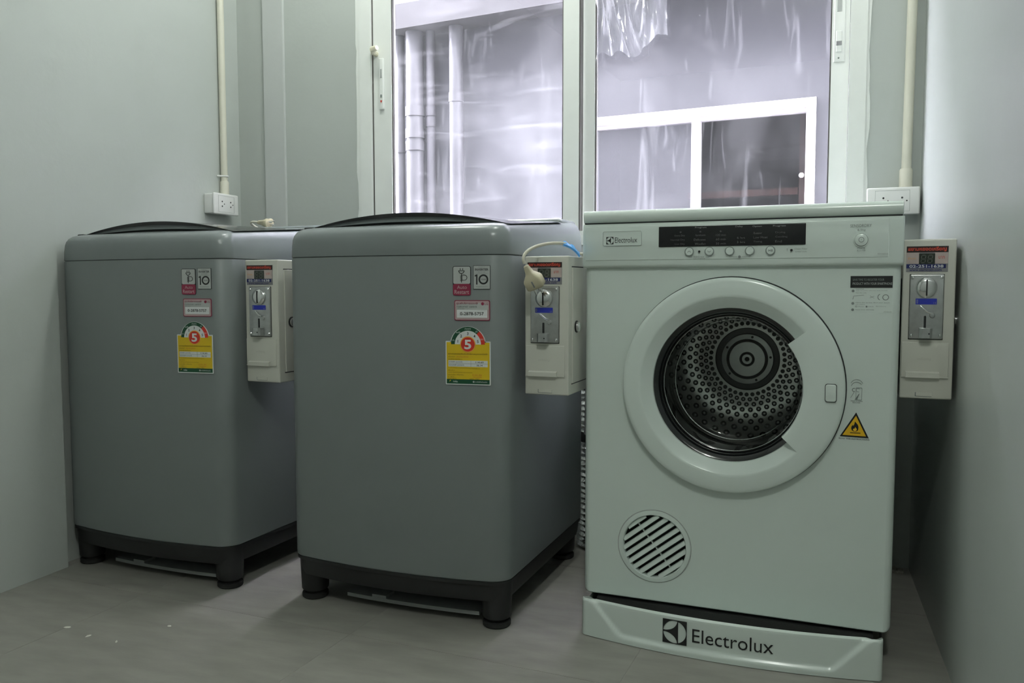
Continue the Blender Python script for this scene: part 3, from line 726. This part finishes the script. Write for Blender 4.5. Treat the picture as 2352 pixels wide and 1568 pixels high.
for k, x in enumerate((-.0820, -.0429, -.0044, .0334, .0714)):
    z = .7868
    bt = MB().lathe([(0, -.0170), (.0066, -.0169), (.0076, -.0158), (.0078, -.0135)], x, z, 28).build('button', 'dryer_gloss', dr)
    MB().lathe([(.0078, -.0161), (.0090, -.0160), (.0090, -.0140)], x, z, 28).build('button_groove', 'print_grey', bt)
    if k < 2:
        s_ = 1 if k == 0 else -1
        MB().prism([(x-.0035, z-.0012*s_-.0004), (x, z+.0016*s_-.0004), (x+.0035, z-.0012*s_-.0004), (x+.0035, z-.0012*s_+.0006), (x, z+.0016*s_+.0006), (x-.0035, z-.0012*s_+.0006)], -.0174, -.0168).build('arrow_mark', 'print_grey', bt)
    if k == 4:
        text('start_mark', '>II', x-.0040, x+.0040, z-.0022, z+.0022, 'print_grey', bt, -.0174, .03)
for x in (-.0624, .1095):
    MB().lathe([(0, -.0165), (.0022, -.0164), (.0022, -.0140)], x, .7870, 12).build('indicator', 'print_black', dr)
text('lettering', 'Anti-Crease', -.0735, -.0525, .7752, .7788, 'print_grey', dr, YC, .01)
text('lettering', 'Add + 5 seconds', -.0735, -.0510, .7718, .7740, 'print_grey', dr, YC)
text('lettering', 'Clean Filter', .1150, .1380, .7878, .7906, 'print_grey', dr, YC)
text('lettering', 'Child Lock', .1165, .1370, .7828, .7852, 'print_grey', dr, YC)
text('lettering', 'T', .1005, .1035, .7850, .7895, 'print_grey', dr, YC)
ru = MB(); ru.box(-.005, .0105, YC-.0002, YC+.0006, .7757, .7763); ru.box(.0185, .0340, YC-.0002, YC+.0006, .7757, .7763); ru.box(-.0830, -.0760, YC-.0002, YC+.0006, .7754, .7760); ru.box(-.0500, -.0430, YC-.0002, YC+.0006, .7754, .7760)
ru.prism(circ(.0145, .7757, .0026, 14), YC-.0002, YC+.0006); ru.build('printed_rules', 'print_grey', dr)
# power button and texts
pb_ = MB().lathe([(0, -.0195), (.0085, -.0192), (.0108, -.0182), (.0118, -.0140)], .2307, .8036, 36).build('power_button', 'dryer_gloss', dr)
MB().lathe([(.0118, -.0162), (.0136, -.0160), (.0138, -.0138)], .2307, .8036, 36).build('button_groove', 'dryer_white', pb_)
slab('power_mark', circ(.2307, .8038, .0048, 24), 'print_grey', pb_, -.0199, -.0190, holes=[circ(.2307, .8038, .0039, 24)[::-1]])
MB().box(.2304, .2310, -.0199, -.0190, .8030, .8055).build('power_mark', 'print_grey', pb_)
text('lettering', 'SENSORDRY', .2115, .2475, .8268, .8322, 'print_grey', dr, YC, -.005)
text('lettering', '6.5kg', .2240, .2375, .8190, .8240, 'print_grey', dr, YC)
text('lettering', 'On/Off', .2240, .2375, .7868, .7894, 'print_grey', dr, YC, .01)
text('lettering', 'Auto Off', .2235, .2380, .7832, .7852, 'print_grey', dr, YC)
text('lettering', 'EDV6552', .2590, .2760, .7766, .7790, 'print_grey', dr, YC)
def emblem(mb, cx, cz, s, y0, y1):
    """black square with a round window split into three sails"""
    h = s/2; r_ = s*.475
    A = (cx+r_*math.cos(R(72)), cz+r_*math.sin(R(72)))
    sqr = rect(cx-h, cx+h, cz-h, cz+h)
    xs = cx+s*.13
    zt = math.sqrt(r_*r_-(s*.13)**2)
    a1 = math.degrees(math.asin(zt/r_))
    right = [(xs+s*.012, cz-zt+s*.03)]+circ(cx, cz, r_, 20, -a1+4, a1-4)+[(xs+s*.012, cz+zt-s*.03)]
    T, B_, Lp = (xs-s*.012, cz+zt), (xs-s*.012, cz-zt), (cx-r_, cz)
    def bez(p, c, q, n=12): return [((1-t)**2*p[0]+2*t*(1-t)*c[0]+t*t*q[0], (1-t)**2*p[1]+2*t*(1-t)*c[1]+t*t*q[1]) for t in [i/n for i in range(n+1)]]
    e = s*.018
    upl = circ(cx, cz, r_, 20, a1+2, 176)+bez((cx-r_+.002*s, cz+e), (xs-s*.10, cz+s*.05), (xs-s*.02, cz+zt-.01*s))[1:-1]
    lol = circ(cx, cz, r_, 20, 184, 360-a1-2)+bez((xs-s*.02, cz-zt+.01*s), (xs-s*.10, cz-s*.05), (cx-r_+.002*s, cz-e))[1:-1]
    mb.prism(sqr, y0, y1, [right[::-1], upl[::-1], lol[::-1]])
    return mb
bd = slab('badge', rr(-.2572, -.1770, .8010, .8302, .003), 'dryer_white', dr, -.0166, -.0120)
frame_poly(MB(), -.2572, -.1770, .8010, .8302, .0006, -.0168, -.0160, .003).build('badge_rim', 'print_grey', bd)
emblem(MB(), -.2425, .8118, .0150, -.0171, -.0165).build('emblem', 'print_black', bd)
text('lettering', 'Electrolux', -.2320, -.1860, .8072, .8180, 'print_black', bd, -.0171, -.004)

# door ring with the notched opening
dor = empty('door'); dor.parent = dr
def door_profile(a):
    inside = -43.0 <= a <= 38.0
    pr = [(.2108, -.0035), (.2120, -.0055), (.2124, -.0120), (.2114, -.0160), (.2090, -.0180), (.2030, -.0192), (.1900, -.0205), (.1800, -.0208)]
    pr += [(.1600, -.0204), (.1405, -.0196), (.1375, -.0180), (.1365, -.0100), (.1370, -.0010)] if inside else [(.1760, -.0206), (.1735, -.0192), (.1620, -.0095), (.1530, -.0030), (.1515, .0050)]
    return pr
ang = [-43.0+81*i/28 for i in range(29)]+[38.0001+(279-.0002)*i/92 for i in range(93)]
ang2 = [(a if a <= 180 else a-360) for a in ang]
secA = [(door_profile(a), a) for a in ang[:29]]; secB = [([*door_profile(60)], a) for a in ang[29:]]
rg = MB()
def ring_part(sec):
    return [[(CX+r_*math.cos(R(a)), y, CZ+r_*math.sin(R(a))) for r_, y in pr] for pr, a in sec]
rg.loft(ring_part(secA), True, True, closed=False); rg.loft(ring_part(secB), False, False, closed=False)
rg.build('door_ring', 'dryer_gloss', dor, 40)
MB().lathe([(.2070, -.0012), (.2142, -.0012), (.2146, -.0002)], CX, CZ, 96).build('door_gap', 'seam_dark', dor)  # dark ring paints the shadow in the gap around the door ring
MB().lathe([(.1660, -.006), (.1620, -.0015), (.1530, .0012), (.1440, .0060), (.1395, .0140), (.1390, .0200), (.1375, .0230), (.1350, .0225)], CX, CZ, 96).build('door_bezel', 'bezel_black', dor)
MB().lathe([(.1352, .0205), (.1366, .0215), (.1366, .0235), (.1345, .0245)], CX, CZ, 96).build('glass_rim', 'chrome', dor)
MB().lathe([(.1350, .0225), (.1320, .055), (.1290, .085), (.1240, .098), (.1180, .1035), (.09, .1080), (.04, .1105), (0, .1110)], CX, CZ, 96).build('door_glass', 'door_glass', dor, 60)
MB().lathe([(.1255, .0950), (.1263, .0972), (.1246, .0985)], CX, CZ, 96).build('glass_edge', 'chrome', dor)
hb = MB().rbox(CX+.1772, CX+.1962, -.0245, -.018, .5035, .5360, .0018, rc=.004).build('release_tab', 'dryer_gloss', dor)
frame_poly(MB(), CX+.1762, CX+.1972, .5025, .5370, .0012, -.0226, -.0190, .0045).build('tab_groove', 'seam_dark', dor)
# drum
dm = empty('drum'); dm.parent = dr
DX, DZ = -.010, .5425
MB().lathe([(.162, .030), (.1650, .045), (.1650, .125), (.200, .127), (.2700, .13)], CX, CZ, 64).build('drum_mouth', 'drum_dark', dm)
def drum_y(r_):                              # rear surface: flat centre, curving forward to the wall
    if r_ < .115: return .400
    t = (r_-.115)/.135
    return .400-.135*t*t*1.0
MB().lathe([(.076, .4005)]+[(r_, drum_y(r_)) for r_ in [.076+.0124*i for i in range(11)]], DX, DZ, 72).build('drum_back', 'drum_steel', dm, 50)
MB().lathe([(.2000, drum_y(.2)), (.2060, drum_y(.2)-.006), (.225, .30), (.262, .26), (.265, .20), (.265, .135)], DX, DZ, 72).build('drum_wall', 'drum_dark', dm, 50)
MB().lathe([(.077, .401), (.074, .405), (.062, .405), (.0600, .400)], DX, DZ, 64).build('hub_groove', 'drum_dark', dm)
MB().lathe([(.0615, .4045), (.0600, .3975), (.0490, .3965), (.0480, .3990), (.0425, .3990), (.0415, .3955), (.0180, .3945), (.0170, .3980), (.0125, .3980), (.0115, .3940), (.0060, .3940), (.0055, .3970), (0, .3970)], DX, DZ, 64).build('hub_disc', 'hub_steel', dm, 30)
hr = MB(); hr.lathe([(.0485, .3983), (.0420, .3983)], DX, DZ, 48); hr.lathe([(.0175, .3975), (.0120, .3975)], DX, DZ, 32); hr.lathe([(0, .3965), (.0055, .3965)], DX, DZ, 12)
for k in range(5):
    a = R(78+72*k); hr.lathe([(0, .3962), (.0030, .3962), (.0030, .397)], DX+.0545*math.cos(a), DZ+.0545*math.sin(a), 10)
hr.build('hub_rings', 'drum_hole', dm)
holes, bumps = MB(), MB()
r_ = .0865; k = 0
while r_ < .194:
    n_ = 40; s = r_*.030+.0026
    nrm_s = (drum_y(r_+.001)-drum_y(r_-.001))/.002
    for i in range(n_):
        a = 2*math.pi*(i+.5*(k % 2))/n_
        er = Vector((math.cos(a), 0, math.sin(a))); tg = Vector((-math.sin(a), 0, math.cos(a)))
        rad_v = Vector((er.x, nrm_s, er.z)).normalized(); nv = tg.cross(rad_v).normalized()
        if nv.y > 0: nv = -nv
        c0 = Vector((DX+er.x*r_, drum_y(r_), DZ+er.z*r_))
        def rg_(q, off, m_=8): return [tuple(c0+(rad_v*math.cos(2*math.pi*j/m_)+tg*math.sin(2*math.pi*j/m_))*q+nv*off) for j in range(m_)]
        holes.add(rg_(s, .0006), [tuple(range(8))])
        if r_ > .09: bumps.loft([rg_(s*.42, .0008, 6), rg_(s*.24, .0022, 6)], False, True)
    r_ += .0118+.0006*k; k += 1
holes.build('perforations', 'drum_hole', dm, kind='stuff')
bumps.build('perforation_bumps', 'drum_steel', dm, kind='stuff')
# drum lifter and little lamp reflector seen low in the opening
MB().loft([[(DX+x*1.0, y, DZ-.262+z) for x, z in ((-.055, 0), (-.028, .034), (-.012, .042), (.012, .042), (.028, .034), (.055, 0))] for y in (.15, .36)]).build('lifter', 'drum_dark', dm)

# vent grille: dished round, diagonal slats with cross ribs
vg = empty('vent_grille'); vg.parent = dr
MB().lathe([(.0750, -.0004), (.0745, -.0022), (.0715, -.0028), (.0665, -.0030), (.0650, -.001), (.0645, .012)], VX, VZ, 56).build('vent_rim', 'dryer_white', vg)
MB().lathe([(.0752, -.0002), (.0765, -.0006), (.0768, -.0002)], VX, VZ, 56).build('rim_line', 'label_silver', vg)
MB().lathe([(0, .039), (.066, .039)], VX, VZ, 40).build('vent_cavity', 'dark_inside', vg)
MB().lathe([(.0655, .012), (.0655, .039)], VX, VZ, 40).build('vent_tunnel', 'dark_inside', vg)
DA = R(38)
ud = (math.cos(DA), math.sin(DA)); vd = (-math.sin(DA), math.cos(DA))
for k in range(-4, 5):
    off = k*.0147+.002; hl = math.sqrt(max(0, .0648**2-off*off))
    if hl < .012: continue
    a0, a1 = -hl, hl
    def P(u, v, y): return (VX+ud[0]*u+vd[0]*v, y, VZ+ud[1]*u+vd[1]*v)
    MB().loft([[P(u, off-.0050, .0005), P(u, off-.0040, -.0014), P(u, off+.0030, .0030), P(u, off+.0042, .0070), P(u, off+.0030, .0080), P(u, off-.0047, .0045)] for u in (a0, a1)]).build('vent_slat', 'dryer_white', vg)
    if k < 4: MB().loft([[P(-.001, off+v, .004), P(.001, off+v, .004), P(.001, off+v, .010), P(-.001, off+v, .010)] for v in (.0022, .0112)]).build('vent_rib', 'dryer_white', vg)

# stickers on the front
gs = empty('guide_sticker'); gs.parent = dr
gm = slab('sticker_header', rect(.2143, .2860, .7160, .7378), 'print_black', gs, -.0010, .0002)
text('lettering', 'SAVE TIME TO REGISTER YOUR', .2180, .2715, .7290, .7330, 'print_grey', gm, -.0013)
text('lettering', 'PRODUCT WITH YOUR SMARTPHONE', .2180, .2850, .7215, .7258, 'label_silver', gm, -.0013)
slab('sticker_sheet', rect(.2143, .2860, .6695, .7160), 'dryer_gloss', gs, -.0005, .0002)
pr = MB()
for z, n_ in ((.7102, 1), (.6870, 2), (.6752, 3)): pr.prism(circ(.2192, z, .0025, 16), -.0010, -.0004)
pr.prism(circ(.2748, .6985, .0055, 24), -.0009, -.0004, [circ(.2748, .6985, .0042, 24)[::-1]]); pr.prism(sector(.2672, .6990, .0050, .0062, 110, 250, 12), -.0009, -.0004)
frame_poly(pr, .2235, .2268, .6800, .6828, .0006, -.0009, -.0004); pr.prism(circ(.2430, .6812, .0017, 12), -.0009, -.0004)
pr.prism([(.2185, .6945), (.2200, .7010), (.2380, .7028), (.2380, .7022), (.2206, .7004), (.2195, .6945)], -.0009, -.0004)
pr.prism([(.2480, .6970), (.2555, .7005), (.2555, .7010), (.2480, .6976)], -.0009, -.0004); pr.prism([(.2480, .7010), (.2555, .6965), (.2555, .6970), (.2480, .7016)], -.0009, -.0004)
pr.build('guide_symbols', 'print_grey', gs)
for t_, x0, x1, z, h, b in (('Download a QR reader', .2240, .2380, .7138, .0020, .02), ('app to your phone and install', .2240, .2770, .7108, .0017, 0), ('Scan the code', .2240, .2420, .7068, .0018, 0),
                            ('Select the service, fill in your details', .2240, .2820, .6884, .0020, .01), ('and confirm', .2240, .2400, .6852, .0016, 0), ('iPhone', .2285, .2385, .6814, .0016, 0), ('Android', .2455, .2545, .6814, .0016, 0), ('Blackberry', .2590, .2760, .6818, .0016, 0),
                            ('Enjoy your warranty', .2240, .2560, .6754, .0020, .01), ('electrolux.com', .2720, .2850, .6722, .0016, 0)):
    text('lettering', t_, x0, x1, z-h/2, z+h/2, 'print_grey', gs, -.0009, b)
hs = empty('handle_sticker'); hs.parent = dr
hp = MB(); hp.prism(sector(.2300, .5340, .0105, .0112, 20, 160, 14), -.0009, .0002); hp.prism(sector(.2300, .5300, .0095, .0102, 35, 165, 14), -.0009, .0002)
hp.prism(sector(.2255, .5252, .0026, .0036, 60, 300, 14), -.0009, .0002); frame_poly(hp, .2285, .2395, .5065, .5300, .0006, -.0009, .0002, .002)
hp.prism([(.2270, .5070), (.2312, .5070), (.2350, .5185), (.2338, .5180)], -.0009, .0002); hp.prism([(.2200, .5100), (.2262, .5215), (.2257, .5220), (.2196, .5104)], -.0009, .0002)
hp.prism(sector(.2325, .5250, .0030, .0036, 40, 300, 12), -.0009, .0002)
hp.build('hand_symbol', 'print_grey', hs)
text('lettering', 'PRESS TO OPEN', .2200, .2405, .5035, .5052, 'print_grey', hs, -.0009, .03); text('lettering', 'DOOR', .2235, .2370, .5005, .5022, 'print_grey', hs, -.0009, .03)
ws_ = slab('fire_sticker', [(.2025, .4362), (.2530, .4355), (.2302, .4830)], 'print_black', dr, -.0008, .0002)
slab('sign_field', [(.2072, .4392), (.2482, .4387), (.2301, .4768)], 'sign_yellow', ws_, -.0012, -.0006)
fm = [(.2285, .4660), (.2310, .4630), (.2335, .4600), (.2348, .4560), (.2345, .4510), (.2328, .4480), (.2300, .4468), (.2262, .4472), (.2235, .4490), (.2222, .4520), (.2226, .4560), (.2248, .4590), (.2262, .4575), (.2276, .4610)]
slab('flame_symbol', fm, 'print_black', ws_, -.0015, -.001)
slab('flame_core', [(.2290, .4560), (.2306, .4535), (.2322, .4515), (.2312, .4485), (.2288, .4475), (.2262, .4486), (.2252, .4508), (.2272, .4528), (.2284, .4520)], 'sign_yellow', ws_, -.0018, -.0012)
MB().box(.2205, .2385, -.0015, -.001, .4436, .4450).build('flame_bar', 'print_black', ws_)
text('lettering', 'READ THE INSTRUCTIONS', .2010, .2545, .4312, .4338, 'print_grey', dr, -.0006, .03)

# plinth: bowed front with a pressed trapezoid, badge lettering
pn = empty('plinth'); pn.parent = dr
def bow(x): return -.062-.032*(1-(x/.2865)**2)
def smooth(a, b, t): t = min(1, max(0, (t-a)/(b-a))); return t*t*(3-2*t)
NXg, NZg = 120, 26; V, F = [], []
ZT = .0765
for j in range(NZg+1):
    for i in range(NXg+1):
        x = -.285+.570*i/NXg; z = .001+(ZT-.001)*j/NZg
        edge = min(1, (.285-abs(x))/.004); rnd = .006*(1-math.sqrt(max(0, 1-(1-edge)**2)))
        topr = max(0, z-(ZT-.005))/.005; rtop = .006*(1-math.sqrt(max(0, 1-topr**2)))
        # depth of pressing: inside trapezoid whose lower edge runs at z=.014 and whose flanks open upwards
        fl_ = .205+.045*(z-.014)/.045
        ins = smooth(0, .012, fl_-abs(x))*smooth(.010, .019, z)
        shelf = smooth(.052, .058, z)*smooth(0, .05, .285-abs(x))
        V.append((x, bow(x)+rnd+rtop+.0065*ins*(1-.0*shelf), z)); 
for j in range(NZg):
    for i in range(NXg):
        a = j*(NXg+1)+i; F.append((a, a+1, a+NXg+2, a+NXg+1))
k = len(V)
topf = [NZg*(NXg+1)+i for i in range(NXg+1)]
V += [(-.285, .10, ZT-.012), (.285, .10, ZT-.012), (-.285, .10, .001), (.285, .10, .001)]
for i in range(NXg): V.append((V[topf[i]][0], -.004, .034+.026*(abs(V[topf[i]][0])/.285)**6))
V.append((.285, -.004, .0600)); b0 = k+4
for i in range(NXg): F.append((topf[i], topf[i+1], b0+i+1, b0+i))
F += [tuple([j*(NXg+1) for j in range(NZg, -1, -1)]+[k+2, k, b0]), tuple([j*(NXg+1)+NXg for j in range(NZg+1)]+[b0+NXg, k+1, k+3])]
MB().add(V, F).build('plinth_cover', 'dryer_gloss', pn, 50)
MB().box(-.27, .27, -.002, .50, .0, .060).build('plinth_core', 'dark_inside', pn)
for x in (-.235, .235):
    MB().lathe([(0, 0), (.022, 0), (.022, .066), (0, .066)], cx=x, cy=.51, axis='z', n=16).build('foot', 'rubber', pn)
def curve_on(mb, dy):                        # wrap flat shapes onto the bowed, pressed front
    mb.v = [(x, bow(x)+.0065-dy+(y), z) for x, y, z in mb.v]; return mb
em_ = emblem(MB(), -.0885, .0445, .0475, -.0006, .0004)
curve_on(em_, .0012).build('emblem', 'print_black', pn)
to = text('lettering', 'Electrolux', -.0540, .0965, .0302, .0570, 'print_black', pn, 0, -.002)
for v in to.data.vertices: v.co.y = bow(v.co.x)+.0065-.0016
put(cb3, dr, .3040, .030, .5105, 'cream coin box squeezed between the white dryer and the right wall')
cb3.scale = (.93, 1, 1.035)

# ------------------------------------------------------------------ sockets and conduits
def socket(name_loc, rz, label):
    t = empty('wall_socket', name_loc, rz); tag(t, label, 'socket', 'white double wall sockets')
    MB().rbox(-.057, .057, -.036, 0, -.031, .031, .003).build('back_box', 'outlet_white', t)
    MB().rbox(-.060, .060, -.043, -.034, -.0335, .0335, .004).build('face_plate', 'outlet_white', t)
    frame_poly(MB(), -.041, .037, -.026, .026, .0007, -.0434, -.0428).build('plate_groove', 'label_silver', t)
    for cx in (-.022, .020):
        u = MB()
        for x, z, rr_ in ((cx, .0075, .0024), (cx, -.0075, .0024), (cx+.0105, 0, .0018)):
            u.lathe([(0, -.0436), (rr_, -.0436), (rr_, -.042)], x, z, 12)
        u.build('socket_holes', 'print_black', t)
    return t
socket((XL, 2.255, .982), R(90), 'white double socket box on the left wall above the corner washer')
sx, sy = XR-.0605*math.cos(TB), YB0-.0605*math.sin(TB)
socket((sx-.003, sy, .9265), TB, 'white double socket box on the back wall behind the dryer')
def conduit(x, y, z0, r_, label, wall, lean=0.):
    t = empty('conduit_pipe', (x, y, z0)); tag(t, label, 'conduit', 'cream wiring conduits')
    MB().tube([(0, 0, .0), (lean*.5, 0, .8), (lean, 0, ZC-z0-.002)], r_, 16).build('pipe_body', 'conduit_cream', t)
    MB().lathe([(r_, .0), (r_*1.32, .0), (r_*1.32, .042), (r_*1.15, .046), (r_*.9, .046)], axis='z', n=18).build('adaptor', 'conduit_cream', t)
    if wall == 'left':
        sd_ = MB(); sd_.tube([(-r_*1.05, -.022, .062), (-r_*.4, -.014, .062), (r_*1.1, -.004, .062), (r_*1.1, .004, .062), (-r_*.4, .014, .062), (-r_*1.05, .022, .062)], .003, 6); sd_.build('saddle_clip', 'outlet_white', t)
    return t
conduit(XL+.0125, 2.285, 1.0145, .0108, 'cream conduit pipe running up the left wall from the corner socket', 'left', 0)
px_ = -.0360
conduit(XR+px_*math.cos(TB)+.012*math.sin(TB)*-1, YB0+px_*math.sin(TB)-.0135, .961, .0115, 'cream conduit pipe running up the back wall near the right corner', 'back', .012)

# ------------------------------------------------------------------ plugs with cords
def bez3(a, b, c, d, n=14):
    a, b, c, d = map(Vector, (a, b, c, d))
    return [tuple(a*(1-t)**3+b*3*t*(1-t)**2+c*3*t*t*(1-t)+d*t**3) for t in [i/n for i in range(n+1)]]
def plug(label, loc, rot, cord_pts, cat='plug', blocky=False):
    t = empty('power_plug', loc); t.rotation_euler = rot; tag(t, label, cat, 'cream three-pin power plugs')
    b = MB(); lv_ = []
    prof_ = ((-.040, .0045, .0045), (-.032, .006, .006), (-.024, .0075, .007), (-.021, .0105, .0085), (-.014, .0165, .0115), (-.010, .0185, .0125), (.006, .0185, .0125), (.009, .0150, .0100)) if blocky else ((-.040, .004, .004), (-.034, .0055, .0055), (-.026, .007, .0065), (-.018, .011, .008), (-.008, .0155, .0105), (-.002, .0170, .0118), (.004, .0172, .0120), (.006, .0165, .0112))
    for x, hw, hh in prof_:
        q = []
        for i in range(20):
            a = 2*math.pi*i/20; c_, s_ = math.cos(a), math.sin(a)
            q.append((x, hw*math.copysign(abs(c_)**(.35 if blocky else .6), c_), hh*math.copysign(abs(s_)**(.35 if blocky else .6), s_)))
        lv_.append(q)
    b.loft(lv_); b.build('plug_body', 'plug_cream', t, 50)
    MB().rbox(-.010, .0035, -.0016, .0016, .0105, .0131 if blocky else .0124, .0005, axis='z').build('grip_mark', 'sticker_grey' if blocky else 'cord_cream', t)
    for y, z in ((-.0065, .004), (.0065, .004), (0, -.0055)):
        MB().tube([(.004, y, z), (.0195, y, z), (.0215, y, z)], .0022, 8, rs=[.0023, .0023, .0014]).build('pin', 'chrome', t)
    rl = MB()
    for k in range(4): rl.tube([(-.036+.0042*k, 0, 0), (-.0345+.0042*k, 0, 0)], .0062+.0004*k, 12)
    rl.build('strain_relief', 'plug_cream', t)
    return t
def world_cord(t, pts, r_):
    mw = Matrix.Translation(t.location) @ t.rotation_euler.to_matrix().to_4x4(); inv = mw.inverted()
    MB().tube([tuple(inv @ Vector(p)) for p in pts], r_, 8).build('cord', 'cord_cream', t)
# plug lying on the corner washer, pins to the right
p1 = at(wm, .012, .47, .9035)
t1 = plug('cream power plug lying on top of the corner washer, pins pointing right', p1, (R(12), R(4), R(-8)), None)
a = Vector(p1); e1 = t1.rotation_euler.to_matrix() @ Vector((-.038, 0, 0))
world_cord(t1, bez3(a+e1, a+e1*2.0+Vector((0, 0, .004)), Vector(at(wm, -.085, .50, .906)), Vector(at(wm, -.10, .566, .8945))), .0036)
# plug hanging before the coin box display of the middle washer
p2 = at(wm2, .3290, .000, .7250)
t2 = plug('cream power plug dangling in front of the middle coin box display', p2, (0, 0, 0), None, blocky=True)
xd = Vector((.34, .42, -.84)).normalized(); zd = Vector((-.02, -1, -.20)); zd = (zd-xd*zd.dot(xd)).normalized(); yd = zd.cross(xd)
t2.rotation_euler = Matrix((xd, yd, zd)).transposed().to_euler()
t2.scale = (1.02, 1.02, 1.02)
a = Vector(p2)-xd*.046
cp = bez3(a, a-xd*.035, Vector(at(wm2, .338, .045, .812)), Vector(at(wm2, .368, .075, .806)))
mw = Matrix.LocRotScale(t2.location, t2.rotation_euler, t2.scale); inv = mw.inverted()
MB().tube([tuple(inv @ Vector(p)) for p in cp], .0033, 8).build('cord', 'cord_cream', t2)
tp = bez3(Vector(at(wm2, .364, .072, .8065)), Vector(at(wm2, .372, .082, .805)), Vector(at(wm2, .384, .09, .798)), Vector(at(wm2, .390, .10, .7835)), 8)
tb_ = MB(); tb_.loft([[tuple(inv @ (Vector(p)+Vector(o_))) for o_ in ((0, 0, .0045+.002*math.sin(i*1.7)), (.003, -.006, -.002), (.001, -.005, -.0055), (-.003, .006, -.004), (.0, .006, .002))] for i, p in enumerate(tp)])
tb_.build('tape', 'tape_blue', t2)
cp2 = bez3(Vector(at(wm2, .389, .10, .785)), Vector(at(wm2, .384, .16, .792)), Vector(at(wm2, .36, .26, .79)), Vector(at(wm2, .33, .30, .70)), 10)
MB().tube([tuple(inv @ Vector(p)) for p in cp2], .0033, 8).build('cord', 'cord_cream', t2)

# ------------------------------------------------------------------ exhaust duct and hose behind, small litter
fd = empty('exhaust_duct', (-.515, 2.215, 0)); tag(fd, 'crinkled silver foil duct standing between the middle washer and the dryer', 'duct')
rnd = random.Random(4); loops = []
zz = .004; i = 0
while zz < .60:
    rr_ = .056+(.007 if i % 2 else 0)
    loops.append([(math.cos(2*math.pi*k/20)*(rr_+rnd.uniform(-.003, .003)), math.sin(2*math.pi*k/20)*(rr_+rnd.uniform(-.003, .003)), max(0.001, zz+(rnd.uniform(-.002, .002) if i else 0))) for k in range(20)])
    zz += .0075; i += 1
MB().loft(loops).build('duct_body', 'foil', fd, 60)
MB().lathe([(.066, .30), (.068, .305), (.068, .318), (.066, .323)], axis='z', n=24).build('duct_band', 'seam_dark', fd)
hz = empty('drain_hose', (-.512, 2.105, .0)); tag(hz, 'white plastic drain hose bulging beside the middle washer', 'hose')
hp_ = bez3((.010, .0, .66), (.004, .0, .58), (.004, .005, .47), (-.004, .015, .33), 18)
MB().tube(hp_, .019, 14).build('hose_body', 'hose_white', hz)
cr = MB(); rnd = random.Random(9); n_ = 9
gridp = [[((i-4)*.0045+rnd.uniform(-.0015, .0015), (j-4)*.0035+rnd.uniform(-.0012, .0012), .002+rnd.uniform(0, .013)*(1-((i-4)**2+(j-4)**2)/34)) for i in range(n_)] for j in range(n_)]
vv = [p for r__ in gridp for p in r__]; ff = [(j*n_+i, j*n_+i+1, (j+1)*n_+i+1, (j+1)*n_+i) for j in range(n_-1) for i in range(n_-1)]
base = [(x*.95, y*.95, 0.0) for x, y, z in vv]
cr.add(vv, ff); cr.add(base, [f[::-1] for f in ff])
per = [i for i in range(n_)]+[j*n_+n_-1 for j in range(1, n_)]+[(n_-1)*n_+i for i in range(n_-2, -1, -1)]+[j*n_ for j in range(n_-2, 0, -1)]
cr.add([vv[p] for p in per]+[base[p] for p in per], [(i, (i+1) % len(per), len(per)+(i+1) % len(per), len(per)+i) for i in range(len(per))])
o = cr.build('crumpled_scrap', 'debris', None, 20, loc=(.238, 2.255, 0)); tag(o, 'crumpled brown paper scrap on the floor by the right wall corner', 'litter')
for (x, y, s, a, lb) in ((-1.453, 1.313, .009, .4, 'pale paint chip on the floor tiles, nearest the left wall'), (-1.376, 1.293, .007, 1.2, 'pale paint chip on the floor tiles, second from the left wall'),
                         (-1.300, 1.290, .006, 2.2, 'pale paint chip on the floor tiles, third from the left wall'), (-1.254, 1.388, .006, .1, 'pale paint chip on the floor just before the corner washer')):
    rnd = random.Random(int(x*1000)); P = [(s*(.6+.6*rnd.random())*math.cos(2*math.pi*i/7), s*.5*(.6+.6*rnd.random())*math.sin(2*math.pi*i/7)) for i in range(7)]
    o = MB().loft([[(a_, b_, 0) for a_, b_ in P], [(a_*.8, b_*.8, .0012) for a_, b_ in P]]).build('paint_chip', 'chip', None, loc=(x, y, 0), rz=a)
    tag(o, lb, 'paint chip', 'paint chips on the floor')
